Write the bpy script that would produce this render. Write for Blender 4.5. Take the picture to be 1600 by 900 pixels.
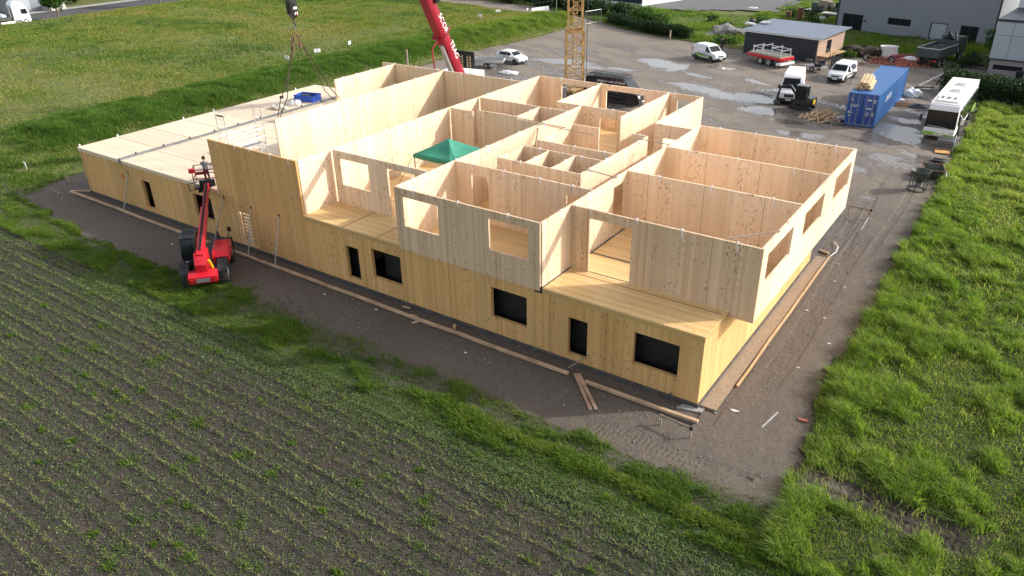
import bpy, bmesh, math, random
import numpy as np
from mathutils import Vector, Matrix, Euler
R = math.radians
random.seed(7)
RNG = np.random.default_rng(11)
for o in list(bpy.data.objects): bpy.data.objects.remove(o)
SC = bpy.context.scene
COL = SC.collection

# ---------------------------------------------------------------- camera
def setup_camera():
    f, yaw, pitch, roll, cx, cy, cz = 1177.2665, -0.617566512, 0.487625357, -0.0201380663, 8.41423104, -24.9085129, 19.1147813
    fw = Vector((math.sin(yaw)*math.cos(pitch), math.cos(yaw)*math.cos(pitch), -math.sin(pitch)))
    rt = Vector((math.cos(yaw), -math.sin(yaw), 0)); up = rt.cross(fw)
    c, s = math.cos(roll), math.sin(roll)
    r2 = c*rt + s*up; u2 = -s*rt + c*up
    cd = bpy.data.cameras.new('camera'); co = bpy.data.objects.new('camera', cd); COL.objects.link(co)
    m = Matrix((r2, u2, -fw)).transposed().to_4x4(); m.translation = (cx, cy, cz)
    co.matrix_world = m
    cd.sensor_fit = 'HORIZONTAL'; cd.sensor_width = 36; cd.lens = f/1600*36
    cd.clip_start = 0.5; cd.clip_end = 6000
    SC.camera = co
setup_camera()

# ---------------------------------------------------------------- light
SUN_EL = R(27.7); SUN_AZ = math.atan2(1.2, 1.0)      # azimuth from +Y towards +X
SUN_STRENGTH = 3.1; SKY_STRENGTH = 0.15; EXPOSURE = 0.48
def setup_light():
    w = bpy.data.worlds.new('World'); SC.world = w; w.use_nodes = True
    nt = w.node_tree; bg = nt.nodes['Background']
    sky = nt.nodes.new('ShaderNodeTexSky'); sky.sky_type = 'NISHITA'; sky.sun_disc = False
    sky.sun_elevation = SUN_EL; sky.sun_rotation = SUN_AZ
    sky.dust_density = 3.0; sky.air_density = 1.0; sky.ozone_density = 1.0
    # thin high cloud: a paler, less blue sky with broken brighter patches
    hs = nt.nodes.new('ShaderNodeHueSaturation'); hs.inputs['Saturation'].default_value = 0.38; hs.inputs['Value'].default_value = 1.15
    tc = nt.nodes.new('ShaderNodeTexCoord'); nz = nt.nodes.new('ShaderNodeTexNoise')
    nz.inputs['Scale'].default_value = 3.0; nz.inputs['Detail'].default_value = 5
    rp = nt.nodes.new('ShaderNodeMapRange'); rp.inputs['From Min'].default_value = .3; rp.inputs['From Max'].default_value = .7
    rp.inputs['To Min'].default_value = .8; rp.inputs['To Max'].default_value = 1.5
    mx = nt.nodes.new('ShaderNodeMix'); mx.data_type = 'RGBA'; mx.blend_type = 'MULTIPLY'; mx.inputs['Factor'].default_value = 1
    L = nt.links.new
    L(sky.outputs[0], hs.inputs['Color']); L(tc.outputs['Generated'], nz.inputs['Vector']); L(nz.outputs[0], rp.inputs['Value'])
    L(hs.outputs[0], mx.inputs['A']); L(rp.outputs[0], mx.inputs['B']); L(mx.outputs['Result'], bg.inputs['Color'])
    bg.inputs['Strength'].default_value = SKY_STRENGTH
    ld = bpy.data.lights.new('sun', 'SUN'); lo = bpy.data.objects.new('sun', ld); COL.objects.link(lo)
    ld.energy = SUN_STRENGTH; ld.angle = R(0.6); ld.color = (1.0, .955, .88)
    d = Vector((math.sin(SUN_AZ)*math.cos(SUN_EL), math.cos(SUN_AZ)*math.cos(SUN_EL), math.sin(SUN_EL)))
    lo.rotation_euler = (-d).to_track_quat('-Z', 'Y').to_euler(); lo.location = (20, 20, 60)
    vs = SC.view_settings; vs.view_transform = 'Standard'; vs.look = 'None'; vs.exposure = EXPOSURE; vs.gamma = 1; vs.use_curve_mapping = False
    SC.cycles.max_bounces = 8; SC.cycles.diffuse_bounces = 4; SC.cycles.glossy_bounces = 3; SC.cycles.transparent_max_bounces = 6
    SC.cycles.use_denoising = True
setup_light()

# ---------------------------------------------------------------- noise in numpy
def _h(ix, iy, s):
    n = (ix.astype(np.int64)*374761393 + iy.astype(np.int64)*668265263 + s*1442695041) & 0x7fffffff
    n = ((n ^ (n >> 13))*1274126177) & 0x7fffffff
    n = (n ^ (n >> 16)) & 0xffff
    return n/65535.0
def vn(x, y, s=0):
    x = np.asarray(x, float); y = np.asarray(y, float)
    ix = np.floor(x); iy = np.floor(y); fx = x-ix; fy = y-iy
    fx = fx*fx*(3-2*fx); fy = fy*fy*(3-2*fy)
    a = _h(ix, iy, s); b = _h(ix+1, iy, s); c = _h(ix, iy+1, s); d = _h(ix+1, iy+1, s)
    return (a*(1-fx)+b*fx)*(1-fy) + (c*(1-fx)+d*fx)*fy
def fbm(x, y, s=0, o=4):
    t = 0; a = .5; n = 0
    for k in range(o):
        t = t + a*vn(x*2**k, y*2**k, s+k*17); n += a; a *= .55
    return t/n
def sst(a, b, x):
    t = np.clip((x-a)/(b-a), 0, 1); return t*t*(3-2*t)

# ---------------------------------------------------------------- node helpers
class NM:
    def __init__(s, name):
        s.m = bpy.data.materials.new(name); s.m.use_nodes = True; s.t = s.m.node_tree
        s.b = s.t.nodes['Principled BSDF']; s.out = s.t.nodes['Material Output']
    def n(s, typ, **kw):
        x = s.t.nodes.new(typ)
        for k, v in kw.items(): setattr(x, k, v)
        return x
    def put(s, sock, v):
        if isinstance(v, bpy.types.NodeSocket): s.t.links.new(v, sock)
        elif v is not None:
            if hasattr(sock.default_value, '__len__') and not hasattr(v, '__len__'): v = [v]*len(sock.default_value)
            if hasattr(sock.default_value, '__len__') and len(sock.default_value) == 4 and len(v) == 3: v = (*v, 1)
            sock.default_value = v
    def pos(s, kind='Object'): return s.n('ShaderNodeTexCoord').outputs[kind]
    def math(s, op, a, b=None, c=None, clamp=False):
        x = s.n('ShaderNodeMath', operation=op, use_clamp=clamp); s.put(x.inputs[0], a)
        if b is not None: s.put(x.inputs[1], b)
        if c is not None: s.put(x.inputs[2], c)
        return x.outputs[0]
    def sep(s, v):
        x = s.n('ShaderNodeSeparateXYZ'); s.put(x.inputs[0], v); return x.outputs
    def comb(s, x, y, z):
        c = s.n('ShaderNodeCombineXYZ'); s.put(c.inputs[0], x); s.put(c.inputs[1], y); s.put(c.inputs[2], z); return c.outputs[0]
    def map(s, v, sc=(1, 1, 1), rot=(0, 0, 0)):
        x = s.n('ShaderNodeMapping'); s.put(x.inputs['Vector'], v); x.inputs['Scale'].default_value = sc; x.inputs['Rotation'].default_value = rot
        return x.outputs[0]
    def noise(s, v, scale, detail=3, rough=.55, dist=0):
        x = s.n('ShaderNodeTexNoise'); s.put(x.inputs['Vector'], v); x.inputs['Scale'].default_value = scale
        x.inputs['Detail'].default_value = detail; x.inputs['Roughness'].default_value = rough; x.inputs['Distortion'].default_value = dist
        return x.outputs[0]
    def vor(s, v, scale, feature='F1', out='Distance', rnd=1):
        x = s.n('ShaderNodeTexVoronoi', feature=feature); s.put(x.inputs['Vector'], v); x.inputs['Scale'].default_value = scale
        x.inputs['Randomness'].default_value = rnd; return x.outputs[out]
    def white(s, v, dim='1D'):
        x = s.n('ShaderNodeTexWhiteNoise', noise_dimensions=dim); s.put(x.inputs['W' if dim == '1D' else 'Vector'], v); return x.outputs[0]
    def rng(s, v, a, b, c=0, d=1):
        x = s.n('ShaderNodeMapRange'); s.put(x.inputs[0], v)
        for i, q in enumerate((a, b, c, d)): s.put(x.inputs[i+1], q)
        return x.outputs[0]
    def ramp(s, v, stops):
        x = s.n('ShaderNodeValToRGB'); s.put(x.inputs[0], v); e = x.color_ramp.elements
        while len(e) < len(stops): e.new(.5)
        for k, (p, c) in enumerate(stops): e[k].position = p; e[k].color = (*c, 1) if len(c) == 3 else c
        return x.outputs[0]
    def mix(s, f, a, b, bt='MIX'):
        x = s.n('ShaderNodeMix', data_type='RGBA', blend_type=bt); s.put(x.inputs['Factor'], f); s.put(x.inputs['A'], a); s.put(x.inputs['B'], b)
        return x.outputs['Result']
    def attr(s, name):
        x = s.n('ShaderNodeAttribute'); x.attribute_name = name; return x.outputs['Fac']
    def bump(s, h, strength=.3, dist=.05):
        x = s.n('ShaderNodeBump'); s.put(x.inputs['Height'], h); s.put(x.inputs['Strength'], strength); s.put(x.inputs['Distance'], dist)
        s.put(s.b.inputs['Normal'], x.outputs[0])
    def set(s, **kw):
        for k, v in kw.items(): s.put(s.b.inputs[k.replace('_', ' ')], v)
        return s

def simple(name, col, rough=.5, metal=0, var=.12, scale=3.0, dirt=0, dirtcol=(.12, .1, .08), bump=0, spec=.5):
    m = NM(name); p = m.pos()
    f = m.noise(p, scale, 4)
    c = m.mix(m.rng(f, .3, .7), [x*(1-var) for x in col], [min(1, x*(1+var)) for x in col])
    if dirt:
        d = m.rng(m.noise(p, scale*.6, 6, .7), .5, .75, 0, dirt); c = m.mix(d, c, dirtcol)
    m.set(Base_Color=c, Metallic=metal, Roughness=m.rng(f, .2, .8, max(.02, rough-.08), min(1, rough+.1)))
    m.set(Specular_IOR_Level=spec)
    if bump: m.bump(m.noise(p, scale*8, 4), bump, .02)
    return m.m

# ---------------------------------------------------------------- mesh helpers
class MB:
    def __init__(s): s.v = []; s.f = []; s.mi = []; s.m = 0
    def add(s, vs, fs):
        o = len(s.v); s.v += [tuple(v) for v in vs]; s.f += [tuple(i+o for i in f) for f in fs]; s.mi += [s.m]*len(fs)
        return s
    def box(s, x0, x1, y0, y1, z0, z1, M=None):
        vs = [Vector((x, y, z)) for z in (z0, z1) for y in (y0, y1) for x in (x0, x1)]
        if M is not None: vs = [M @ v for v in vs]
        return s.add(vs, [(0, 2, 3, 1), (4, 5, 7, 6), (0, 1, 5, 4), (2, 6, 7, 3), (0, 4, 6, 2), (1, 3, 7, 5)])
    def cbox(s, c, d, M=None):
        return s.box(c[0]-d[0]/2, c[0]+d[0]/2, c[1]-d[1]/2, c[1]+d[1]/2, c[2]-d[2]/2, c[2]+d[2]/2, M)
    def bar(s, p0, p1, w, h=None, up=(0, 0, 1)):
        h = h or w; p0 = Vector(p0); p1 = Vector(p1); d = p1-p0
        x = d.normalized(); u = Vector(up)
        if abs(x.dot(u)) > .98: u = Vector((1, 0, 0))
        y = u.cross(x).normalized(); z = x.cross(y)
        vs = [p + y*a*w/2 + z*b*h/2 for p in (p0, p1) for b in (-1, 1) for a in (-1, 1)]
        return s.add(vs, [(0, 1, 3, 2), (4, 6, 7, 5), (0, 4, 5, 1), (2, 3, 7, 6), (0, 2, 6, 4), (1, 5, 7, 3)])
    def tube(s, pts, r, n=8, caps=True):
        pts = [Vector(p) for p in pts]; rs = r if hasattr(r, '__len__') else [r]*len(pts); vs = []; ref = None
        for i, p in enumerate(pts):
            d = (pts[min(i+1, len(pts)-1)]-pts[max(i-1, 0)]).normalized()
            if ref is None: ref = Vector((0, 0, 1)) if abs(d.z) < .9 else Vector((1, 0, 0))
            a = d.cross(ref).normalized(); b = a.cross(d); ref = b
            vs += [p + (a*math.cos(t)+b*math.sin(t))*rs[i] for t in [2*math.pi*k/n for k in range(n)]]
        fs = [(i*n+k, (i+1)*n+k, (i+1)*n+(k+1) % n, i*n+(k+1) % n) for i in range(len(pts)-1) for k in range(n)]
        if caps: fs += [tuple(range(n)), tuple(reversed(range((len(pts)-1)*n, len(pts)*n)))]
        return s.add(vs, fs)
    def cyl(s, p0, p1, r, n=20, r2=None): return s.tube([p0, p1], [r, r if r2 is None else r2], n)
    def lathe(s, prof, n=24, M=None):     # prof: (radius, z) list, axis z
        vs = [Vector((r*math.cos(2*math.pi*k/n), r*math.sin(2*math.pi*k/n), z)) for r, z in prof for k in range(n)]
        if M is not None: vs = [M @ v for v in vs]
        return s.add(vs, [(i*n+k, i*n+(k+1) % n, (i+1)*n+(k+1) % n, (i+1)*n+k) for i in range(len(prof)-1) for k in range(n)])
    def prism(s, poly, d):                # poly: 3-D points, d: extrusion vector
        p = [Vector(a) for a in poly]; d = Vector(d); n = len(p)
        return s.add(p + [a+d for a in p], [tuple(reversed(range(n))), tuple(range(n, 2*n))] + [(k, (k+1) % n, n+(k+1) % n, n+k) for k in range(n)])
    def build(s, name, mat, parent=None, bevel=0, smooth=0, loc=None):
        me = bpy.data.meshes.new(name); me.from_pydata(s.v, [], s.f)
        mats = mat if isinstance(mat, (list, tuple)) else [mat]
        for m in mats: me.materials.append(m)
        if len(mats) > 1: me.polygons.foreach_set('material_index', s.mi)
        bm = bmesh.new(); bm.from_mesh(me)
        bmesh.ops.recalc_face_normals(bm, faces=bm.faces)
        if bevel:
            es = [e for e in bm.edges if len(e.link_faces) == 2 and e.calc_face_angle(0) > .5]
            bmesh.ops.bevel(bm, geom=es, offset=bevel, segments=2, affect='EDGES', profile=.7)
        bm.to_mesh(me); bm.free()
        return link(name, me, parent, smooth or bevel, loc)
def link(name, me, parent=None, smooth=0, loc=None):
    if smooth:
        me.polygons.foreach_set('use_smooth', [True]*len(me.polygons)); me.set_sharp_from_angle(angle=R(38))
    o = bpy.data.objects.new(name, me); COL.objects.link(o)
    if parent is not None: o.parent = parent
    if loc is not None: o.location = loc
    return o
def tag(o, label=None, cat=None, group=None, kind=None):
    if label: o['label'] = label
    if cat: o['category'] = cat
    if group: o['group'] = group
    if kind: o['kind'] = kind
    return o
def thing(name, label, cat, loc=(0, 0, 0), rz=0, group=None):
    o = bpy.data.objects.new(name, None); COL.objects.link(o); o.location = loc; o.rotation_euler = (0, 0, rz)
    o.empty_display_size = .3
    return tag(o, label, cat, group)
def dup(root, loc, rz, label=None, group=None):
    def cp(o, par):
        c = o.copy(); COL.objects.link(c); c.parent = par
        for ch in o.children: cp(ch, c)
        return c
    r = cp(root, None); r.location = loc; r.rotation_euler = (0, 0, rz)
    if label: r['label'] = label
    if group: r['group'] = group
    return r
def npmesh(name, V, F, mat, attrs=None, smooth=False, parent=None):
    V = np.asarray(V, np.float32); F = np.asarray(F, np.int32); k = F.shape[1]
    me = bpy.data.meshes.new(name); me.vertices.add(len(V)); me.vertices.foreach_set('co', V.ravel())
    me.loops.add(F.size); me.loops.foreach_set('vertex_index', F.ravel())
    me.polygons.add(len(F)); me.polygons.foreach_set('loop_start', np.arange(0, F.size, k, dtype=np.int32))
    if smooth: me.polygons.foreach_set('use_smooth', np.ones(len(F), bool))
    me.materials.append(mat); me.update(calc_edges=True)
    for a, d in (attrs or {}).items():
        at = me.attributes.new(a, 'FLOAT', 'POINT'); at.data.foreach_set('value', np.asarray(d, np.float32))
    o = bpy.data.objects.new(name, me); COL.objects.link(o)
    if parent is not None: o.parent = parent
    return o
def grid(name, xs, ys, zf, mat, keep=None, attrs=None):
    X, Y = np.meshgrid(xs, ys); x = X.ravel(); y = Y.ravel(); z = zf(x, y); nx = len(xs)
    i, j = np.meshgrid(np.arange(nx-1), np.arange(len(ys)-1)); a = (j*nx+i).ravel()
    F = np.stack([a, a+1, a+1+nx, a+nx], 1)
    if keep is not None:
        cx = (x[F[:, 0]]+x[F[:, 1]])/2; cy = (y[F[:, 0]]+y[F[:, 3]])/2; F = F[keep(cx, cy)]
    used = np.unique(F); mp = np.zeros(len(x), np.int64); mp[used] = np.arange(len(used))
    at = {k: f(x[used], y[used]) for k, f in (attrs or {}).items()}
    o = npmesh(name, np.stack([x, y, z], 1)[used], mp[F], mat, at, True)
    return tag(o, kind='structure')
def blades(name, x, y, z, h, w, mat, tint, lean=.5, bias=(0, 0), seg=2):
    n = len(x); a = RNG.uniform(0, 2*np.pi, n); h, w, z = (np.broadcast_to(q, (n,)) for q in (h, w, z))
    lx = lean*h*RNG.normal(0, .6, n) + bias[0]*h; ly = lean*h*RNG.normal(0, .6, n) + bias[1]*h
    dx = np.cos(a)*w/2; dy = np.sin(a)*w/2
    def P(ox, oy, oz): return np.stack([x+ox, y+oy, z+oz+0*x], 1)
    if seg == 1:
        V = np.stack([P(-dx, -dy, -.02), P(dx, dy, -.02), P(lx, ly, h)], 1).reshape(-1, 3)
        F = np.arange(3*n).reshape(-1, 3); k = 3
    else:
        zz = h*.6
        V = np.stack([P(-dx, -dy, -.02), P(dx, dy, -.02), P(lx*.35-dx*.8, ly*.35-dy*.8, zz), P(lx*.35+dx*.8, ly*.35+dy*.8, zz), P(lx, ly, h*.92)], 1).reshape(-1, 3)
        b = np.arange(n)[:, None]*5; k = 5
        F = np.concatenate([b+np.array([0, 1, 3]), b+np.array([0, 3, 2]), b+np.array([2, 3, 4])])
    return npmesh(name, V, F, mat, {'tint': np.repeat(tint, k)})

# ---------------------------------------------------------------- materials
def grass_mat(name, stops, trans=.35):
    m = NM(name); t = m.attr('tint'); c = m.ramp(t, stops)
    m.set(Base_Color=c, Roughness=.55, Specular_IOR_Level=.25)
    tr = m.n('ShaderNodeBsdfTranslucent'); m.put(tr.inputs['Color'], m.mix(1, c, (1.25, 1.2, .55), 'MULTIPLY'))
    ms = m.n('ShaderNodeMixShader'); ms.inputs[0].default_value = trans
    m.t.links.new(m.b.outputs[0], ms.inputs[1]); m.t.links.new(tr.outputs[0], ms.inputs[2]); m.t.links.new(ms.outputs[0], m.out.inputs['Surface'])
    return m.m

def wood(name, base, dark, grey, vert=True, along='x', board=.145, knots=.5, rough=.6, streak=1.0):
    m = NM(name); X, Y, Z = m.sep(m.pos())
    if vert: u = m.math('ADD', X, Y); v = Z
    elif along == 'x': u = Y; v = X
    else: u = X; v = Y
    bi = m.math('FLOOR', m.math('DIVIDE', u, board)); bf = m.math('FRACT', m.math('DIVIDE', u, board))
    r1 = m.white(bi); r2 = m.white(m.math('ADD', bi, 71.3))
    vec = m.comb(m.math('MULTIPLY', u, 26), m.math('ADD', m.math('MULTIPLY', v, .7), m.math('MULTIPLY', r1, 40)), 0)
    st = m.noise(vec, 1.0, 5, .6, .4)
    big = m.noise(m.comb(m.math('MULTIPLY', u, .9), m.math('MULTIPLY', v, .22), 3.1), 1, 3)
    f = m.math('ADD', m.math('MULTIPLY', r1, .34*streak), m.math('ADD', m.math('MULTIPLY', st, .42*streak), m.math('MULTIPLY', big, .5)))
    c = m.mix(m.rng(f, .38, .95), base, dark)
    c = m.mix(m.rng(m.math('MULTIPLY', r2, big), .3, .6, 0, .45), c, grey)
    # water streaks running down, a few per panel
    ws = m.noise(m.comb(m.math('MULTIPLY', u, 5.5), m.math('MULTIPLY', v, .16), 7.7), 1, 4, .7)
    c = m.mix(m.rng(ws, .60, .80, 0, .55), c, [x*.62 for x in dark])
    # panel to panel change and joints
    pi = m.math('FLOOR', m.math('DIVIDE', u, 2.9)); pv = m.white(pi)
    c = m.mix(1, c, m.ramp(pv, [(0, (.9, .89, .87)), (1, (1.06, 1.05, 1.04))]), 'MULTIPLY')
    pf = m.math('FRACT', m.math('DIVIDE', u, 2.9))
    j = m.math('LESS_THAN', m.math('ABSOLUTE', m.math('SUBTRACT', pf, .5)), .005)
    c = m.mix(m.math('MULTIPLY', j, .75), c, [x*.35 for x in dark])
    e = m.math('LESS_THAN', bf, .035); c = m.mix(m.math('MULTIPLY', e, .16), c, [x*.4 for x in dark])
    # knots in some boards only
    kv = m.comb(m.math('DIVIDE', u, board*.62), m.math('MULTIPLY', v, 3.4), m.math('MULTIPLY', r1, 9))
    kd = m.vor(kv, 1.0)
    kr = m.rng(m.math('MULTIPLY', m.white(m.math('ADD', bi, 13.7)), m.rng(m.noise(m.comb(m.math('MULTIPLY', u, .5), m.math('MULTIPLY', v, .5), 0), 1, 2), .3, .7)), .12, .5, 0, knots)
    k = m.math('MULTIPLY', m.rng(kd, .13, .33, 1, 0), kr)
    c = m.mix(k, c, (.16, .07, .03))
    m.set(Base_Color=c, Roughness=m.rng(st, .3, .7, rough-.08, rough+.12), Specular_IOR_Level=.3)
    m.bump(m.math('ADD', st, m.math('MULTIPLY', e, -.6)), .12, .01)
    return m.m

def soil_mat(name, c0, c1, c2, rough=.85, pebble=.25, wet=False):
    m = NM(name); p = m.pos()
    n1 = m.noise(p, .35, 5, .6); n2 = m.noise(p, 3.2, 6, .7); n3 = m.noise(p, 22, 4, .7)
    c = m.mix(m.rng(n1, .32, .68), c0, c1); c = m.mix(m.rng(n2, .45, .75, 0, .75), c, c2)
    c = m.mix(m.rng(n3, .35, .7, 0, .55), c, [x*.45 for x in c0])
    vd = m.vor(p, 9); vc = m.vor(p, 9, out='Color')
    pr = m.math('MULTIPLY', m.rng(vd, .1, .2, 1, 0), m.math('GREATER_THAN', m.sep(vc)[0], 1-pebble))
    c = m.mix(m.math('MULTIPLY', pr, .75), c, m.mix(m.sep(vc)[1], (.13, .115, .105), (.36, .34, .32)))
    v2 = m.vor(p, 5.5); c = m.mix(m.rng(m.noise(p, 48, 2, .8), .4, .62, 0, .42), c, [min(1, x*2.1) for x in c2])
    c = m.mix(m.rng(v2, .0, .5, .45, 0), c, [x*.5 for x in c0])
    h = m.math('ADD', m.math('MULTIPLY', n2, .8), m.math('ADD', m.math('MULTIPLY', n3, .5), m.math('MULTIPLY', pr, .35)))
    if wet:
        c = m.mix(m.math('MULTIPLY', m.rng(m.sep(p)[1], 24, 42), m.rng(n1, .25, .6, .55, 1)), c, m.mix(m.rng(n2, .4, .7), (.19, .156, .124), (.30, .254, .210)))  # far yard: wet sheen of the sky painted in as paler soil colour
        w = m.attr('wet'); wn = m.math('ADD', w, m.rng(n2, .3, .7, -.22, .22))
        damp = m.rng(wn, .2, .7); pud = m.rng(wn, .56, .66)
        c = m.mix(m.math('MULTIPLY', damp, .62), c, (.052, .041, .035))
        c = m.mix(m.math('MULTIPLY', pud, .8), c, (.145, .122, .105))
        rr = m.math('MULTIPLY', m.rng(damp, 0, 1, rough, .6), m.rng(pud, 0, 1, 1, .16))
        m.set(Base_Color=c, Roughness=rr, Specular_IOR_Level=.5)
        m.bump(h, m.rng(pud, 0, 1, .9, .015), .10)
    else:
        m.set(Base_Color=c, Roughness=rough, Specular_IOR_Level=.2); m.bump(h, .8, .07)
    return m.m

M = {}
M['wood_low'] = wood('yellow_facade_timber', (.745, .465, .20), (.56, .32, .115), (.59, .395, .19), knots=.9, rough=.62)
M['wood_up'] = wood('pale_spruce_panel', (.85, .685, .51), (.74, .52, .335), (.66, .52, .39), knots=1.0, streak=.9)
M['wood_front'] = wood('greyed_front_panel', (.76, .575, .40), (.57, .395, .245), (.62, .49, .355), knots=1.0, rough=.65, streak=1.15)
M['wood_hall'] = wood('hall_spruce_panel', (.82, .66, .47), (.69, .51, .31), (.74, .57, .36), knots=.35, streak=.9)
M['floor_x'] = wood('floor_spruce', (.80, .575, .29), (.63, .395, .155), (.76, .59, .37), vert=False, along='x', board=.13, knots=.55, rough=.42, streak=1.1)
M['roof_deck'] = wood('roof_deck_timber', (.76, .63, .47), (.68, .53, .36), (.70, .60, .48), vert=False, along='x', board=.2, knots=.1, rough=.6, streak=.5)
M['edge'] = wood('layered_slab_edge', (.62, .42, .18), (.40, .23, .09), (.45, .30, .14), vert=False, along='x', board=.05, knots=.1)
M['plank'] = wood('sawn_plank', (.60, .42, .24), (.45, .28, .14), (.42, .34, .26), vert=False, along='x', board=.2, knots=.3)
M['formboard'] = simple('formwork_board', (.50, .34, .21), .7, var=.25, scale=1.5, dirt=.4)
M['redplank'] = simple('reddish_plank', (.44, .27, .17), .7, var=.35, scale=1.2, dirt=.5, dirtcol=(.5, .42, .34))
M['concrete'] = simple('concrete', (.33, .32, .30), .85, var=.2, scale=2, dirt=.5, bump=.3)
M['plinth'] = simple('dark_plinth', (.075, .068, .062), .75, var=.3, scale=2, dirt=.4, dirtcol=(.22, .2, .18))
M['flatblack'] = simple('dark_room_and_bracket_black', (.012, .012, .014), .55, var=.3)  # black of the added room-darkening sheets, also on the steel bracket
M['steel'] = simple('galvanised_steel', (.50, .51, .52), .42, .75, var=.12, scale=5, dirt=.15)
M['darksteel'] = simple('dark_steel', (.075, .08, .085), .5, .5, var=.25, scale=3, dirt=.2)
M['greysteel'] = simple('grey_primer_steel', (.20, .21, .22), .5, .4, var=.2, scale=2, dirt=.2)
M['alu'] = simple('aluminium', (.68, .69, .70), .38, .7, var=.1, scale=4)
M['rust'] = simple('rusty_iron', (.17, .085, .05), .85, .2, var=.4, scale=6, bump=.4)
M['chain'] = simple('oily_chain', (.09, .06, .045), .6, .6, var=.3, scale=20)
M['red'] = simple('red_paint', (.60, .016, .03), .3, var=.12, scale=1.2, dirt=.16, dirtcol=(.22, .09, .06))
M['cranered'] = simple('crane_red_paint', (.25, .005, .02), .42, var=.14, scale=.8, dirt=.15, dirtcol=(.2, .05, .05))
M['darkred'] = simple('dark_red_paint', (.22, .015, .02), .45, var=.2, scale=2)
M['yellow'] = simple('crane_yellow_paint', (.56, .36, .14), .55, var=.25, scale=2.5, dirt=.55, dirtcol=(.26, .15, .08))
M['brightyellow'] = simple('bright_yellow', (.8, .5, .02), .4)
M['white'] = simple('white_paint', (.78, .79, .80), .3, var=.05, scale=1.5, dirt=.14, dirtcol=(.45, .42, .38))
M['dirtywhite'] = simple('dirty_white', (.72, .68, .63), .6, var=.1, scale=1.0, dirt=.6, dirtcol=(.46, .34, .24))
M['black'] = simple('black_paint', (.014, .015, .018), .22, var=.2, scale=2, dirt=.2, dirtcol=(.06, .055, .05))
M['blackplastic'] = simple('black_plastic', (.022, .022, .024), .55, var=.3, scale=4)
M['rubber'] = simple('rubber', (.022, .021, .021), .8, var=.3, scale=6, dirt=.5, dirtcol=(.10, .085, .07))
M['rim'] = simple('rim_grey', (.42, .43, .44), .4, .6, var=.1)
M['glass'] = simple('dark_window_glass', (.014, .018, .021), .06, var=.2, spec=.22)
M['lamp'] = simple('headlamp_glass', (.75, .77, .8), .12, .2, var=.05)
M['tail'] = simple('tail_lamp', (.45, .02, .02), .2)
M['green'] = simple('green_canvas', (.038, .25, .165), .75, var=.12, scale=2)
M['lime'] = simple('lime_green_paint', (.26, .47, .04), .35)
M['blue'] = simple('container_blue', (.032, .125, .33), .42, var=.16, scale=1.0, dirt=.28, dirtcol=(.10, .16, .30))
M['bluedoor'] = simple('container_door_blue', (.02, .075, .31), .4, var=.18, scale=1.5, dirt=.2, dirtcol=(.16, .09, .07))
M['bluecrate'] = simple('blue_plastic', (.015, .085, .50), .4)
M['lightblue'] = simple('pale_blue_bags', (.62, .72, .83), .6, var=.12, scale=2)
M['plastic'] = simple('white_sheet_plastic', (.80, .80, .80), .4, var=.1, scale=3)
M['strapm'] = simple('white_webbing', (.85, .85, .87), .6)
M['greyclad'] = simple('grey_cladding', (.215, .23, .26), .55, var=.05, scale=.3)
M['greyclad2'] = simple('light_grey_panel', (.34, .38, .43), .5, var=.04, scale=.5)
M['paleclad'] = simple('pale_cladding', (.56, .58, .60), .55, var=.05, scale=.4)
M['anthracite'] = simple('anthracite_cladding', (.016, .024, .037), .5, var=.15, scale=1.2)
M['metalroof'] = simple('grey_blue_sheet_roof', (.155, .185, .235), .5, .1, var=.1, scale=1)
M['brick'] = simple('bare_block_wall', (.42, .29, .22), .85, var=.3, scale=5, dirt=.3, dirtcol=(.5, .42, .36), bump=.3)
M['darkbrick'] = simple('grey_brick', (.25, .23, .225), .8, var=.2, scale=4)
M['olive'] = simple('dark_olive_paint', (.055, .065, .055), .5, var=.25, scale=2, dirt=.3)
M['dumpgrey'] = simple('truck_grey_green', (.042, .054, .056), .5, var=.2, scale=1.5, dirt=.35)
M['load'] = simple('dark_soil_load', (.028, .028, .032), .9, var=.4, scale=3, bump=.5)
M['earth'] = simple('dark_earth', (.050, .038, .028), .95, var=.4, scale=3, bump=.6)
M['gravel'] = simple('gravel_heap', (.24, .225, .21), .9, var=.35, scale=3, bump=.6)
M['bricks'] = simple('red_rubble', (.36, .12, .085), .85, var=.35, scale=4)
M['skin'] = simple('skin', (.55, .33, .24), .55)
M['shirt'] = simple('grey_shirt', (.20, .20, .24), .85)
M['trousers'] = simple('dark_trousers', (.035, .02, .03), .85)
M['darkcloth'] = simple('dark_jacket', (.02, .022, .028), .85)
M['hair'] = simple('dark_hair', (.03, .02, .015), .7)
M['timber'] = simple('stacked_timber', (.62, .46, .27), .7, var=.22, scale=2, dirt=.15)
M['firewood'] = simple('split_firewood', (.55, .38, .22), .75, var=.3, scale=3, dirt=.2)
M['oldwood'] = simple('weathered_wood', (.30, .24, .18), .8, var=.25, scale=2)
M['orangeply'] = simple('orange_plywood', (.66, .36, .13), .6, var=.1)
M['seam'] = simple('seam_tape', (.40, .22, .11), .6)
M['sealant'] = simple('dark_sealing_strip', (.10, .085, .075), .6)
M['bark'] = simple('bark', (.16, .12, .09), .85, var=.3, scale=6, bump=.5)
M['leaf'] = grass_mat('leaf', [(0, (.018, .05, .01)), (.5, (.045, .11, .018)), (1, (.11, .19, .035))])
M['leafdark'] = grass_mat('dark_leaf', [(0, (.010, .026, .008)), (.6, (.022, .052, .014)), (1, (.05, .09, .02))], .25)
M['g_right'] = grass_mat('lush_grass', [(0, (.042, .09, .018)), (.4, (.115, .22, .03)), (.75, (.20, .31, .05)), (1, (.38, .40, .17))], .55)
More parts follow.
